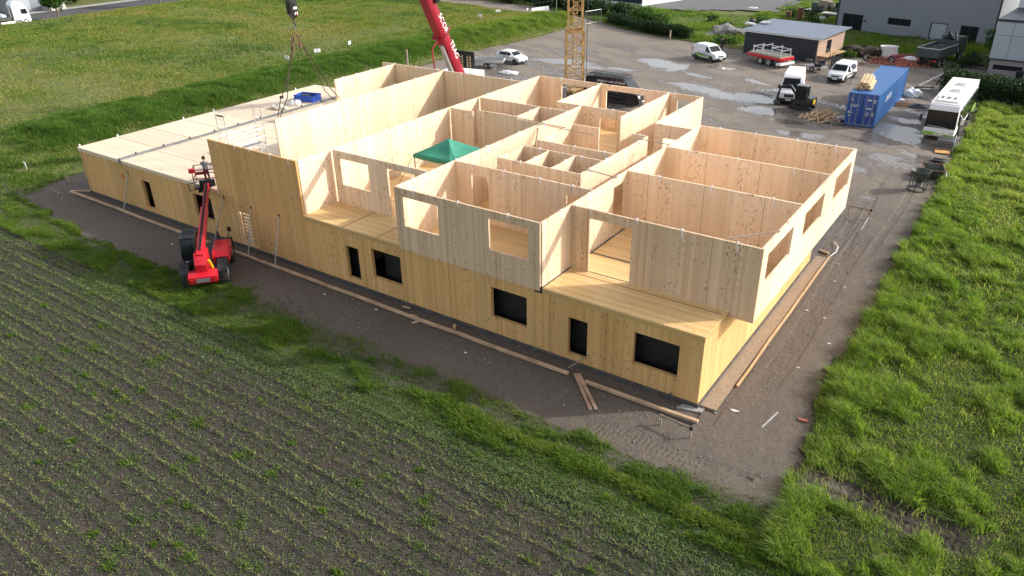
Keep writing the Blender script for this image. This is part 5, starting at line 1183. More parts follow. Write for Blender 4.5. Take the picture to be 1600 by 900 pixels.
# ---------------------------------------------------------------- tower crane
def build_tower():
    bx, by = -31.75, 43.5
    t = thing('tower_crane', 'yellow lattice mast of a tower crane in the yard', 'tower crane', (bx, by, 0), R(35))
    y = M['yellow']
    def lattice(name, w, z0, z1, bay, leg):
        b = MB(); h = w/2; c = [(-h, -h), (h, -h), (h, h), (-h, h)]
        for p in c: b.bar((*p, z0), (*p, z1), leg)
        b.build('leg_chord', y, t); b = MB(); z = z0; k = 0
        while z < z1-.05:
            zz = min(z+bay, z1)
            for i in range(4):
                p, q = c[i], c[(i+1) % 4]; b.bar((*p, z), (*q, z), leg*.6)
                if (k+i) % 2: p, q = q, p
                b.bar((*p, z), (*q, zz), leg*.55)
            z = zz; k += 1
        return b.build(name, y, t)
    lattice('lower_mast', 1.75, .5, 6.4, 1.15, .15); lattice('upper_mast', 1.42, 6.2, 17.0, 1.1, .13); lattice('top_mast', 1.42, 17.0, 34, 1.6, .13)
    for z in (6.3, 9.6, 12.9, 14.3):
        b = MB()
        for s in (-1, 1): b.box(-.85, .85, s*.82-.05, s*.82+.05, z, z+.2); b.box(s*.82-.05, s*.82+.05, -.77, .77, z, z+.2)
        b.build('joint_collar', y, t)
    b = MB(); b.box(-.5, .5, -.5, .5, 13.1, 14.2); b.box(-.55, .3, -.3, .4, 15.0, 16.2); b.build('machinery', M['rust'], t, .05)
    b = MB(); b.bar((-.2, -.2, 3), (-.2, -.2, 16), .12); b.bar((.2, .2, .5), (.2, .2, 16), .05)
    for z in np.arange(1, 16, .35): b.bar((-.2, -.2, z), (.2, .2, z), .03)
    b.build('ladder', y, t)
    b = MB(); b.box(-2.2, 2.2, -.25, .25, .1, .5); b.box(-.25, .25, -2.2, -.26, .1, .5); b.box(-.25, .25, .26, 2.2, .1, .5); b.build('base_frame', y, t)
    for i, (px, py) in enumerate(((1.4, 1.4), (-1.4, 1.4), (-1.4, -1.4), (1.4, -1.4))):
        b = MB(); b.cbox((px, py, .55), (1.1, 1.1, 1.1)); b.build('ballast_block', M['concrete'], t, .03)
    # jib far above the picture
    b = MB(); b.bar((-9, 0, 34.2), (28, 0, 34.4), .2); b.bar((0, 0, 37), (27, 0, 34.6), .08); b.bar((0, 0, 34), (0, 0, 37.2), .3); b.build('jib', y, t)
    b = MB(); b.tube([(1.15, -.85, .6), (1.15, -.85, 34.2)], .035, 6); b.build('hoist_rope', M['darksteel'], t)
build_tower()

# ---------------------------------------------------------------- yard vehicles
def build_vehicles():
    small_van('green_striped_van', 'small white van with lime green stripe parked in the open yard', (-26.5, 67.1, 0), math.atan2(-.43, .9), 4.25, 1.83, .91, True)
    small_van('small_white_van', 'small white van with black bumper beside the blue container', (-10.05, 64.2, 0), math.atan2(-1, -.1), 4.4, 1.8, .9)
    t, B = big_van('tall_white_van', 'tall white van with high roof behind the small excavator', (-12.2, 53.2, 0), math.atan2(-1, .18), 5.9, 2.62, .99)
    t, B = big_van('black_van', 'black van with a ladder rack and white lettering behind the building', (-26.6, 42.9, 0), -.03, 6.2, 2.45, .98, 'black')
    bars = MB()
    for x in np.arange(-2.7, 1.4, .62): bars.bar((x, -.85, 2.57), (x, .85, 2.57), .06)
    for y in (-.84, -.3, .3, .84): bars.bar((-2.9, y, 2.62), (1.3, y, 2.62), .05)
    for x in (-2.7, -1, .6, 1.3):
        for y in (-.84, .84): bars.bar((x, y, 2.40), (x, y, 2.60), .05)
    bars.build('roof_rack', M['darksteel'], t)
    rg = MB()
    for y in (-.3, .05): rg.bar((-2.8, y, 2.68), (1.0, y, 2.68), .07)
    for x in np.arange(-2.6, 1, .3): rg.bar((x, -.3, 2.68), (x, .05, 2.68), .035)
    rg.build('ladder', M['greysteel'], t)
    text_mesh('side_lettering', 'designed room of dental', .32, M['white'], t, face_matrix(Vector((-.1, -.868, 2.13)), (1, 0, 0), (0, .13, 1)), .004, .2)
    text_mesh('side_lettering', 'Innenausbau', .26, M['greysteel'], t, face_matrix(Vector((.2, -.985, 1.22)), (1, 0, 0), (0, .02, 1)), .004, .2)
    hatchback('white_hatchback', 'white hatchback car parked beside the grassy bank', (-46.7, 53.6, 0), -.12)
    # flatbed trailer next to it
    t = thing('flatbed_trailer', 'small flatbed trailer with aluminium sides next to the white car', 'trailer', (-47.6, 50.0, 0), .45)
    b = MB(); b.box(-1.9, 1.9, -.95, .95, .62, .72); b.build('load_bed', M['greysteel'], t)
    b = MB()
    for s in (-1, 1): b.box(-1.9, 1.9, s*.97-.015, s*.97+.015, .66, 1.02); b.box(s*1.92-.015, s*1.92+.015, -.95, .95, .66, 1.02)
    b.build('side_board', M['alu'], t)
    for s in (-1, 1): wheel(t, -.2, s*.8, .32, .2)
    b = MB(); b.bar((1.9, 0, .55), (3.1, 0, .5), .1); b.cyl((2.8, 0, .06), (2.8, 0, .6), .04, 8); b.build('drawbar', M['darksteel'], t)
    # low red trailer with steel frames
    t = thing('red_trailer', 'red two axle trailer carrying galvanised frames before the dark shed', 'trailer', (-18.9, 67.9, 0), -.42)
    b = MB(); b.box(-3.0, 2.2, -1.15, 1.15, .85, 1.15); b.build('chassis', M['red'], t, .04)
    b = MB(); b.box(-2.9, 2.1, -1.1, 1.1, 1.15, 1.22); b.build('deck', M['oldwood'], t)
    for x in (-.9, .35):
        for s in (-1, 1): wheel(t, x, s*.98, .5, .32)
    b = MB(); b.box(1.6, 2.28, -1.2, 1.2, .35, .62); b.build('bumper_beam', M['white'], t)
    fr = MB()
    for x0, x1, y, z in ((-2.6, 1.9, -.8, 1.35), (-2.6, 1.9, 0, 1.4), (-2.6, 1.9, .8, 1.35)): fr.bar((x0, y, z), (x1, y, z), .12)
    for x, h in ((-2.3, 2.1), (-1.0, 2.3), (.5, 2.25), (1.8, 2.05)):
        for y in (-.85, .85): fr.bar((x, y, 1.25), (x, y, h), .09)
        fr.bar((x, -.85, h-.15), (x, .85, h-.15), .09)
    fr.bar((.5, -.85, 2.1), (1.8, -.85, 2.0), .08); fr.bar((-2.3, -.85, 1.9), (-1.0, -.85, 1.9), .08); fr.bar((-1.0, .85, 2.0), (1.8, .85, 1.95), .08)
    fr.build('steel_frame', M['steel'], t)
    # mini excavator
    t = thing('mini_excavator', 'black and yellow mini excavator parked in front of the tall white van', 'excavator', (-9.95, 49.4, 0), math.pi*.97)
    for s in (-1, 1):
        b = MB(); b.prism([(-.85, s*.55-.15, .08), (-.95, s*.55-.15, .25), (-.8, s*.55-.15, .45), (.8, s*.55-.15, .45), (.95, s*.55-.15, .25), (.85, s*.55-.15, .08)], (0, .3, 0)); b.build('track', M['rubber'], t, .05)
    b = MB(); b.box(-.9, .65, -.72, .72, .52, 1.02); b.build('upper_body', M['black'], t, .06)
    b = MB(); b.prism([(-1.02, -.7, .6), (-.4, -.7, .6), (-.4, -.7, 1.35), (-.95, -.7, 1.2)], (0, 1.4, 0)); b.build('engine_cover', M['black'], t, .08)
    b = MB(); b.box(-1.035, -1.02, -.1, .45, .7, 1.1); b.box(-.8, -.45, .70, .715, .62, 1.0); b.build('yellow_panel', M['brightyellow'], t)
    cb = MB(); cb.box(-.35, .62, -.05, .68, 1.0, 2.26); c = cb.build('cab', M['glass'], t, .03)
    f = MB()
    for x in (-.36, .63):
        for y in (-.06, .69): f.bar((x, y, 1.0), (x, y, 2.3), .06)
    f.build('cab_frame', M['black'], c)
    b = MB(); b.box(-.42, .68, -.1, .73, 2.28, 2.35); b.build('cab_roof', M['greysteel'], c, .02)
    b = MB(); b.bar((.6, -.3, .9), (1.6, -.3, 2.0), .2, .24); b.bar((1.6, -.3, 2.0), (2.55, -.3, 1.75), .18, .2); b.build('boom', M['black'], t, .02)
    b = MB(); b.bar((2.5, -.3, 1.8), (2.75, -.3, .55), .15, .17); b.build('dipper_arm', M['black'], t, .02)
    b = MB(); b.prism([(2.8, -.6, .6), (3.0, -.6, .3), (2.75, -.6, .02), (2.35, -.6, .12), (2.5, -.6, .35)], (0, .6, 0)); b.build('bucket', M['darksteel'], t, .02)
    b = MB(); b.box(1.05, 1.12, -.75, .75, .08, .42); b.bar((.4, .4, .3), (1.05, .4, .25), .08); b.bar((.4, -.4, .3), (1.05, -.4, .25), .08); b.build('dozer_blade', M['black'], t)
    # dump truck seen from behind
    t = thing('dump_truck', 'dark grey tipper truck with a loading crane and dark soil load', 'truck', (-2.6, 78.3, 0), R(76))
    dg = M['dumpgrey']
    b = MB(); b.box(-3.4, 3.9, -.5, .5, .7, 1.0); b.build('chassis', M['black'], t)
    b = MB(); b.box(-3.5, 1.4, -1.25, 1.25, 1.1, 1.2); b.build('bed_floor', dg, t)
    b = MB()
    for s in (-1, 1): b.box(-3.5, 1.4, s*1.25-.04, s*1.25+.04, 1.15, 2.1)
    b.box(-3.56, -3.5, -1.25, 1.25, 1.15, 2.1); b.box(1.4, 1.46, -1.25, 1.25, 1.15, 2.5); b.build('bed_side', dg, t)
    b = MB()
    for s in (-1, 1): b.box(-3.5, 1.4, s*1.27-.05, s*1.27+.05, 2.1, 2.17)
    b.box(-3.6, -3.5, -1.25, 1.25, 2.1, 2.17); b.build('bed_rail', M['steel'], t)
    b = MB(); vs = [(x, y, 1.75+.35*math.exp(-((x-.2)/1.2)**2-(y/.9)**2)+.06*random.random()) for x in np.linspace(-3.4, 1.3, 12) for y in np.linspace(-1.2, 1.2, 8)]
    b.add(vs, [(i*8+j, (i+1)*8+j, (i+1)*8+j+1, i*8+j+1) for i in range(11) for j in range(7)]); b.build('soil_load', M['load'], t)
    c = MB(); c.prism([(2.5, -1.2, .8), (4.2, -1.2, .8), (4.25, -1.2, 1.7), (4.0, -1.2, 2.75), (2.5, -1.2, 2.8)], (0, 2.4, 0)); cab = c.build('cab', M['olive'], t, .08)
    b = MB(); b.box(2.46, 2.50, -.8, .8, 1.9, 2.55); b.build('rear_window', M['glass'], cab)
    for s in (-1, 1):
        b = MB(); b.box(2.9, 3.8, s*1.21-.012, s*1.21+.012, 1.75, 2.5); b.build('side_window', M['glass'], cab)
    b = MB(); b.box(4.1, 4.2, -1.0, 1.0, 1.75, 2.5); b.build('windscreen', M['glass'], cab)
    b = MB(); b.bar((1.95, .2, 1.0), (1.95, .2, 3.3), .25); b.bar((1.95, .2, 3.2), (1.9, -1.0, 2.0), .18); b.bar((1.9, -1.0, 2.0), (1.9, -.5, 3.4), .14); b.build('loading_crane', M['black'], t)
    b = MB(); b.bar((1.7, -1.3, 1.2), (1.9, -.6, 3.5), .12); b.build('crane_ram', M['steel'], t)
    for x in (-2.6, -1.3, 3.1):
        for s in (-1, 1): wheel(t, x, s*1.0, .5, .34)
    for s in (-1, 1):
        b = MB(); b.cbox((-3.6, s*.9, .85), (.06, .4, .16)); b.build('tail_light', M['tail'], t)
    # bus
    t = thing('city_bus', 'white disused bus with green trim and a dirty roof parked nose forward', 'bus', (2.3, 50.6, 0), -math.pi/2-.015); h = 5.75; W = 1.25; H = 2.98
    prof = [(-h, .45), (h-.15, .35), (h, .5), (h+.02, 1.0), (h-.12, 2.5), (h-.3, H-.08), (h-.6, H), (-h+.3, H), (-h, H-.15)]
    B = Body(prof, 1.3, H, W, W-.07)
    B.nose = lambda x: 1.0
    B.build('body', M['white'], t, .07)
    b = MB(); b.box(-h+.1, h-.5, -W+.14, W-.14, H-.005, H+.012); b.build('roof_skin', M['dirtywhite'], t)
    B.seg('windscreen', M['glass'], t, 3, .07, 1.0, .10)
    q = MB(); q.prism([(h+.022, -1.2, .5), (h+.022, 1.2, .5), (h+.022, 1.2, .6), (h+.022, .2, .66), (h+.022, -1.2, .82)], (.008, 0, 0)); q.build('green_trim', M['lime'], t)
    q = MB(); q.box(h+.03, h+.045, -.35, .35, .52, .62); q.build('number_plate', M['white'], t)
    q = MB(); q.bar((h+.04, -.95, 1.25), (h+.03, .6, 1.15), .05, .03); q.build('wiper', M['alu'], t)
    for s in (-1, 1):
        for k in range(6):
            x0 = -h+.5+k*1.72; p = [(x0, 1.15), (x0+1.62, 1.15), (x0+1.62, 2.45), (x0, 2.45)]
            if k == 5: p = [(x0, .5), (x0+1.2, .5), (x0+1.2, 2.4), (x0, 2.4)] if s < 0 else [(x0, 1.0), (x0+1.3, 1.15), (x0+1.2, 2.4), (x0, 2.4)]
            B.side('side_window', M['glass'], t, p, .008, (s,))
        B.side('side_trim', M['lime'], t, [(-h+.2, .5), (-h+2.0, .5), (-h+3.0, .75), (-h+.2, .95)], .007, (s,))
        q = MB(); q.cbox((h+.03, s*.95, .8), (.06, .36, .18)); q.build('headlight', M['lamp'], t, .03)
        q = MB(); q.bar((h-.1, s*1.25, 2.35), (h+.15, s*1.5, 2.1), .05); q.cbox((h+.1, s*1.52, 1.85), (.14, .2, .5)); q.build('wing_mirror', M['black'] if s < 0 else M['white'], t, .03)
    trim_wheels(t, (h-2.6, -h+2.9), W-.16, .48, .3)
    q = MB(); q.box(h-3.3, h-1.0, -.8, .8, H, H+.16); pod = q.build('roof_pod', M['white'], t, .06)
    for k, (y, w) in enumerate(((-.5, .22), (-.05, .34), (.42, .22))):
        for j in range(5):
            q = MB(); q.box(h-2.5, h-1.65, y-w/2+j*w/5, y-w/2+j*w/5+w/8, H+.158, H+.175); q.build('vent_slot', M['black'], pod)
    for x in (-.2, -2.9):
        q = MB(); q.box(x, x+.75, -.4, .4, H, H+.12); hh = q.build('roof_hatch', M['white'], t, .05); q = MB(); q.box(x+.1, x+.65, -.32, .32, H+.12, H+.14); q.build('hatch_lid', M['greyclad2'], hh, .02)
    # heap in front of bus
    t = thing('panel_pallet', 'stack of dark panels on a pallet right in front of the bus', 'stack', (3.05, 43.4, 0), .05)
    for k in range(6):
        b = MB(); b.cbox((random.uniform(-.04, .04), random.uniform(-.04, .04), .2+k*.09), (1.2, 1.6, .07)); b.build('panel', M['darksteel'] if k % 2 else M['greysteel'], t)
    b = MB(); b.cbox((0, 0, .08), (1.2, 1.6, .14)); b.build('pallet', M['oldwood'], t)
    b = MB(); b.bar((.62, -.8, 0), (.62, .5, .95), .05); b.build('edge_bar', M['strapm'], t)
    b = MB(); b.cbox((0, 0, .03), (1.05, .85, .04)); o = b.build('plywood_sheet', M['orangeply'], None, 0, 0, (3.1, 41.8, .05)); o.rotation_euler = (0, 0, .1); tag(o, 'orange plywood sheet lying on the mud before the panel stack', 'plywood sheet')
    b = MB(); b.cbox((0, 0, .09), (.9, .7, .16)); o = b.build('dark_crate', M['black'], None, .02, 0, (3.25, 39.3, 0)); tag(o, 'flat black crate by the grass edge in front of the plywood', 'crate')
    # container
    t = thing('shipping_container', 'blue steel shipping container with white lettering and rusty door bars', 'container', (-4.2, 52.7, 0), 0); w = 1.24; ln = 6.5; H = 2.85
    b = MB(); n = 52
    for s in (-1, 1):
        vs = []
        for k in range(n*4+1):
            yy = -ln+.12+(2*ln-.24)*k/(n*4); off = (0, 0, .035, .035)[k % 4]
            vs += [(s*(w-off), yy, .16), (s*(w-off), yy, H-.1)]
        b.add(vs, [(2*k, 2*k+2, 2*k+3, 2*k+1) for k in range(n*4)])
    b.add([(-w, ln-.03, .16), (w, ln-.03, .16), (w, ln-.03, H-.1), (-w, ln-.03, H-.1)], [(0, 1, 2, 3)]); b.build('side_wall', M['blue'], t)
    b = MB(); n = 30; vs = []
    for k in range(n*4+1):
        yy = -ln+.1+(2*ln-.2)*k/(n*4); off = (0, 0, .02, .02)[k % 4]; vs += [(-w+.05, yy, H-.02-off), (w-.05, yy, H-.02-off)]
    b.add(vs, [(2*k, 2*k+2, 2*k+3, 2*k+1) for k in range(n*4)]); b.build('roof', M['blue'], t)
    b = MB()
    for x in (-w, w):
        for y in (-ln, ln): b.cbox((x-.04*(x > 0)+.04*(x < 0), y-.06*(y > 0)+.06*(y < 0), H/2), (.13, .15, H))
        for z in (.09, H-.06): b.box(x-.06 if x > 0 else x, x if x > 0 else x+.06, -ln+.14, ln-.14, z-.07, z+.06)
    for y in (-ln+.05, ln-.05):
        for z in (.09, H-.06): b.box(-w+.09, w-.09, y-.05, y+.05, z-.08, z+.06)
    b.build('corner_frame', M['blue'], t, .01)
    for s in (-1, 1):
        b = MB(); b.box(min(s*.02, s*(w-.1)), max(s*.02, s*(w-.1)), -ln+.03, -ln+.07, .18, H-.14); d = b.build('door', M['bluedoor'], t, .012)
        b = MB()
        for x in (.35, .85): b.tube([(s*x, -ln-.02, .12), (s*x, -ln-.02, H-.1)], .024, 8)
        b.build('lock_rod', M['steel'], d)
        b = MB()
        for x in (.35, .85):
            for z in (.35, 1.0, 1.75, 2.45): b.cbox((s*x, -ln+.005, z), (.12, .05, .07))
        b.build('rod_bracket', M['greysteel'], d)
        b = MB(); b.bar((s*.2, -ln-.04, .88), (s*1.0, -ln-.04, .93), .05, .03); b.build('door_handle', M['rust'], d)
        b = MB(); b.box(min(s*.02, s*1.14)+.02, max(s*.02, s*1.14)-.02, -ln+.012, -ln+.03, .145, .175); b.build('door_gasket', M['steel'], d)
    ft = lambda x, z: face_matrix(Vector((x, -ln+.022, z)), (1, 0, 0), (0, 0, 1))
    text_mesh('lettering', 'UNIT', .32, M['white'], t, ft(-.62, 1.72), .004, .2); text_mesh('lettering', '45', .42, M['white'], t, ft(-.92, 1.12))
    for x, z, ww, hh in ((.55, 2.33, .32, .1), (.95, 2.32, .24, .1), (.92, 2.14, .2, .07), (.55, 1.6, .42, .1), (.45, 1.2, .2, .12), (.62, 1.18, .12, .06), (.45, 1.0, .28, .05), (.95, 1.1, .18, .42), (-.9, .84, .25, .06), (-.85, 1.5, .1, .06)):
        b = MB(); b.box(x-ww/2, x+ww/2, -ln+.012, -ln+.026, z-hh/2, z+hh/2); b.build('marking', M['greyclad2'] if hh > .11 else M['white'], t)
    b = MB(); b.prism([(-.98, -ln+.026, 2.2), (-.78, -ln+.026, 2.2), (-.88, -ln+.026, 2.4)], (0, .012, 0)); b.build('warning_triangle', M['white'], t)
    text_mesh('lettering', 'UNIT45', .75, M['white'], t, face_matrix(Vector((w+.004, -1.9, 1.75)), (0, 1, 0), (0, 0, 1)), .004, .2)
    # timber on container
    t2 = thing('timber_stack', 'stack of sawn timber lying on top of the blue container', 'timber stack', (-4.75, 49.1, H), .12)
    for k in range(34):
        r, c = divmod(k, 9); z = .08+r*.16; b = MB(); x = -.62+c*.15+random.uniform(-.02, .02)
        if abs(x) > .66-r*.1: continue
        l0 = -1.4+random.uniform(-.25, .1); b.bar((x, l0, z+random.uniform(-.01, .02)), (x+random.uniform(-.05, .05), l0+3.9+random.uniform(-.3, .3), z+random.uniform(0, .03)), .13, .12); b.build('beam', M['timber'], t2)
    b = MB()
    for y in (-.9, .9): b.bar((-.7, y, .0), (.7, y, .0), .08, .06)
    b.build('bearer', M['oldwood'], t2)
    t2 = thing('metal_pole', 'thin upright pole with a pale disc beside the container corner', 'pole', (-8.6, 61.8, 0))
    b = MB(); b.tube([(0, 0, 0), (.05, 0, 1.9)], .03, 8); b.build('pole', M['greysteel'], t2); b = MB(); b.cyl((.05, -.02, 1.95), (.05, .02, 1.95), .28, 18); b.build('disc', M['greyclad2'], t2)
    # firewood
    t2 = thing('firewood_heap', 'heap of split firewood and laths left of the blue container', 'woodpile', (-7.35, 47.0, 0))
    for k in range(60):
        b = MB(); x = random.gauss(-.1, .9); y = random.gauss(0, .65); z = .08+max(0, .95-.5*abs(x)-.7*abs(y))*random.random(); a = random.gauss(1.25, .45); l_ = random.uniform(.4, .75)
        b.bar((x-math.cos(a)*l_, y-math.sin(a)*l_, max(.04, z-.1)), (x+math.cos(a)*l_, y+math.sin(a)*l_, z+.12), .11, .07); b.build('log', M['firewood'], t2)
    for k in range(8):
        b = MB(); b.bar((.0+k*.09, -1.3, .05+k*.015), (1.5+k*.12, 1.3, .12+k*.04), .1, .04); b.build('lath', M['oldwood'], t2)
    crumple('net_scrap', 'dark green netting crumpled at the foot of the container', (-6.0, 45.8, 0), (.6, .4, .14), M['olive'], .4, 'netting')
    crumple('white_bag', 'white bulk bag slumped on the mud between container and bus', (-2.25, 59.9, 0), (.85, .65, .55), M['plastic'], .5, 'bulk bag')
    crumple('white_scrap', 'flat white plastic scrap in front of the slumped bulk bag', (-2.9, 58.0, 0), (.4, .25, .05), M['plastic'])
    for k, (x, y, rz, lab) in enumerate(((-2.2, 55.7, .5, 'rusty bent sheet lying nearest the blue container'), (-.9, 55.6, -.1, 'dark steel plate lying beside the front of the bus'))):
        b = MB(); b.add([(-.9, -.4, .04), (.9, -.35, .04), (1.0, .4, .3), (-.8, .45, .22), (0, 0, .38)], [(0, 1, 4), (1, 2, 4), (2, 3, 4), (3, 0, 4)]); o = b.build('metal_sheet', M['rust'] if k == 0 else M['darksteel'], None, 0, 0, (x, y, 0)); o.rotation_euler = (0, 0, rz)
        o.modifiers.new('s', 'SOLIDIFY').thickness = .02; tag(o, lab, 'sheet')
    # concrete bucket
    t = thing('concrete_bucket', 'dark conical concrete bucket on a frame at the grass edge', 'concrete bucket', (2.95, 31.9, 0), .3)
    b = MB(); b.lathe([(.18, .55), (.24, .6), (.62, 1.35), (.64, 1.42), (.60, 1.42), (.2, .62)], 28); b.build('hopper', M['olive'], t, 0, 1)
    b = MB()
    for k in range(6):
        a = k*math.pi/3; b.bar((.55*math.cos(a), .55*math.sin(a), 0), (.58*math.cos(a), .58*math.sin(a), 1.35), .05)
    b.build('leg', M['olive'], t)
    b = MB(); b.lathe([(.55, .0), (.6, .0), (.6, .07), (.55, .07), (.55, 0)], 24); b.build('base_ring', M['olive'], t, 0, 1)
    b = MB(); b.cyl((0, 0, .2), (0, 0, .56), .2, 16); b.bar((-.1, -.1, .35), (-.75, -.25, .3), .1); b.build('outlet_valve', M['greysteel'], t)
    # skip / trough
    t = thing('steel_trough', 'open rusty edged steel trough beside the concrete bucket', 'trough', (3.35, 35.3, 0), .25)
    b = MB()
    b.add([(-.65, -.85, .7), (.65, -.85, .7), (.65, .85, .7), (-.65, .85, .7), (-.5, -.55, .1), (.5, -.55, .1), (.5, .55, .1), (-.5, .55, .1)], [(0, 1, 5, 4), (1, 2, 6, 5), (2, 3, 7, 6), (3, 0, 4, 7), (4, 5, 6, 7)]); o = b.build('tub', M['olive'], t); o.modifiers.new('s', 'SOLIDIFY').thickness = .03
    b = MB()
    for p, q in (((-.68, -.88), (.68, -.88)), ((.68, -.88), (.68, .88)), ((.68, .88), (-.68, .88)), ((-.68, .88), (-.68, -.88))): b.bar((*p, .72), (*q, .72), .07)
    b.build('rim', M['rust'], t)
    b = MB(); b.bar((.68, -.9, .72), (.85, -1.25, .1), .06); b.bar((-.68, -.9, .72), (-.85, -1.2, .1), .06); b.build('support_leg', M['steel'], t)
    b = MB(); b.add([(-.5, -.4, .02), (.5, -.35, .02), (.45, .4, .1), (-.4, .35, .12)], [(0, 1, 2, 3)]); o = b.build('rusty_plate', M['rust'], None, 0, 0, (2.3, 35.2, .03)); o.modifiers.new('s', 'SOLIDIFY').thickness = .02; tag(o, 'rusty plate lying on the mud left of the steel trough', 'plate')
    # truck far left with bulk bags
    t = thing('white_truck', 'white articulated truck loaded with pale bulk bags on the road', 'truck', (-138.0, 36.3, 0), R(84)); 
    prof = [(-1.3, .5), (1.1, .45), (1.25, .7), (1.22, 1.5), (.95, 2.75), (.35, 3.75), (-.9, 3.85), (-1.3, 3.3)]
    e = bpy.data.objects.new('cab', None); COL.objects.link(e); e.parent = t; e.location = (1.6, 0, 0)
    B = Body(prof, 1.6, 3.85, 1.25, 1.18); B.nose = lambda x: 1.0; B.build('cab_shell', M['white'], e, .1)
    B.seg('windscreen', M['glass'], e, 3, .12, .9, .1); B.side('side_window', M['glass'], e, [(.0, 1.9), (.95, 1.8), (.80, 2.6), (.0, 2.6)]); B.side('side_skirt', M['greysteel'], e, [(-1.2, .55), (-.2, .55), (-.2, .95), (-1.2, .95)])
    for x in (2.0, -1.2, -7.5, -8.8):
        for s in (-1, 1): wheel(t, x, s*1.0, .5, .36)
    b = MB(); b.box(-10.5, .2, -.45, .45, .8, 1.1); b.build('chassis', M['black'], t)
    b = MB(); b.box(-1.9, .6, -1.2, 1.2, .45, .85); b.build('side_tank', M['dirtywhite'], t, .05)
    b = MB(); b.box(-11, -.2, -1.25, 1.25, 1.12, 1.3); b.build('load_bed', M['oldwood'], t)
    b = MB()
    for s in (-1, 1): b.box(-11, -.2, s*1.26-.03, s*1.26+.03, 1.2, 1.62)
    b.build('side_board', M['olive'], t)
    b = MB(); b.box(-.25, -.1, -1.2, 1.2, 1.3, 3.0); b.build('headboard', M['greysteel'], t)
    for k in range(4):
        for s in (-1, 1):
            o = crumple('bulk_bag', ('front' if k == 0 else 'pale')+' bulk bag on the truck bed, '+('road side' if s > 0 else 'meadow side')+(', row %d behind the cab' % (k+1) if k else ' behind the cab'), (0, 0, 0), (.55, .5, .55), M['lightblue'], .55, 'bulk bag', group='bulk bags on the truck')
            mw = Matrix.Translation(t.location) @ Matrix.Rotation(t.rotation_euler.z, 4, 'Z'); o.location = mw @ Vector((-1.1-k*1.25, s*.6, 1.3))
    person('person in dark clothes standing behind the green striped van', (-26.9, 72.5, 0), 2.5, stand_pose(), M['darkcloth'], M['darkcloth'], M['hair'])
build_vehicles()

# ---------------------------------------------------------------- background: buildings, trees, heaps, fences
def foliage(name, blobs, dens, leaf, mat, parent=None, loc=None, flat=0):
    """leaf-sized faces spread through lumpy volumes; blobs = (centre, radii)"""
    P = []; T = []
    for c, r in blobs:
        n = int(dens*r[0]*r[1]*r[2]**.5); d = RNG.normal(size=(n, 3)); d /= np.linalg.norm(d, axis=1)[:, None]; q = RNG.random(n)**.30
        p = d*q[:, None]*np.array(r)*(.8+.5*vn(d[:, 0]*2.5+c[0], d[:, 1]*2.5+d[:, 2]*2+c[1], 7))[:, None]+np.array(c); k = p[:, 2] > .03; P.append(p[k]); T.append(np.clip(.45+RNG.normal(0, .2, n)+RNG.normal(0, .08), 0, 1)[k])
    P = np.concatenate(P); T = np.concatenate(T); n = len(P); s = leaf*RNG.uniform(.6, 1.4, n)
    a = RNG.normal(size=(n, 3)); a /= np.linalg.norm(a, axis=1)[:, None]; b = RNG.normal(size=(n, 3)); b -= a*(a*b).sum(1)[:, None]; b /= np.linalg.norm(b, axis=1)[:, None]
    s = s[:, None]; V = np.stack([P-a*s, P+b*s*.55, P+a*s, P-b*s*.55], 1).reshape(-1, 3)
    o = npmesh(name, V, np.arange(4*n).reshape(-1, 4), mat, {'tint': np.repeat(T, 4)}, parent=parent)
    if loc is not None: o.location = loc
    return o
def tree(label, loc, h, trunk, crown_r, mat, group=None, name='tree', dens=240, leaf=.16, lift=.35):
    t = thing(name, label, 'tree', loc, 0, group); b = MB(); b.tube([(0, 0, -.1), (.03, .02, h*.3), (-.04, .04, h*.6), (.02, 0, h*.85)], [trunk, trunk*.8, trunk*.5, trunk*.2], 10); tr = b.build('trunk', M['bark'], t, 0, 1)
    b = MB()
    for k in range(7):
        a = k*2.4; z = h*(.32+.07*k); r = crown_r*.75; b.tube([(0, 0, z), (math.cos(a)*r*.5, math.sin(a)*r*.5, z+h*.1), (math.cos(a)*r, math.sin(a)*r, z+h*.17)], [trunk*.4, trunk*.25, trunk*.1], 6)
    b.build('limb', M['bark'], tr)
    bl = [((0, 0, h*(lift+1)/2), (crown_r*.7, crown_r*.7, h*(1-lift)*.45))]
    for k in range(9):
        a = k*2.4+random.random(); z = h*(lift+.12+(1-lift)*.75*random.random()); r = crown_r*random.uniform(.4, .75)
        bl.append(((math.cos(a)*r, math.sin(a)*r, z), (crown_r*.42, crown_r*.42, crown_r*.36)))
    foliage('crown', bl, dens, leaf, mat, t); return t
def bush(label, loc, r, h, mat, group=None, name='bush', cat='bush', dens=130, leaf=.13, n=6):
    t = thing(name, label, cat, loc, 0, group)
    bl = [((random.uniform(-.5, .5)*r[0], random.uniform(-.5, .5)*r[1], h*random.uniform(.3, .6)), (r[0]*.6, r[1]*.6, h*.5)) for k in range(n)]
    foliage('leaves', bl, dens, leaf, mat, t)
    b = MB()
    for k in range(5): b.tube([(random.uniform(-.2, .2)*r[0], random.uniform(-.2, .2)*r[1], 0), (random.uniform(-.5, .5)*r[0], random.uniform(-.5, .5)*r[1], h*.8)], [.04, .015], 5)
    b.build('stem', M['bark'], t); return t

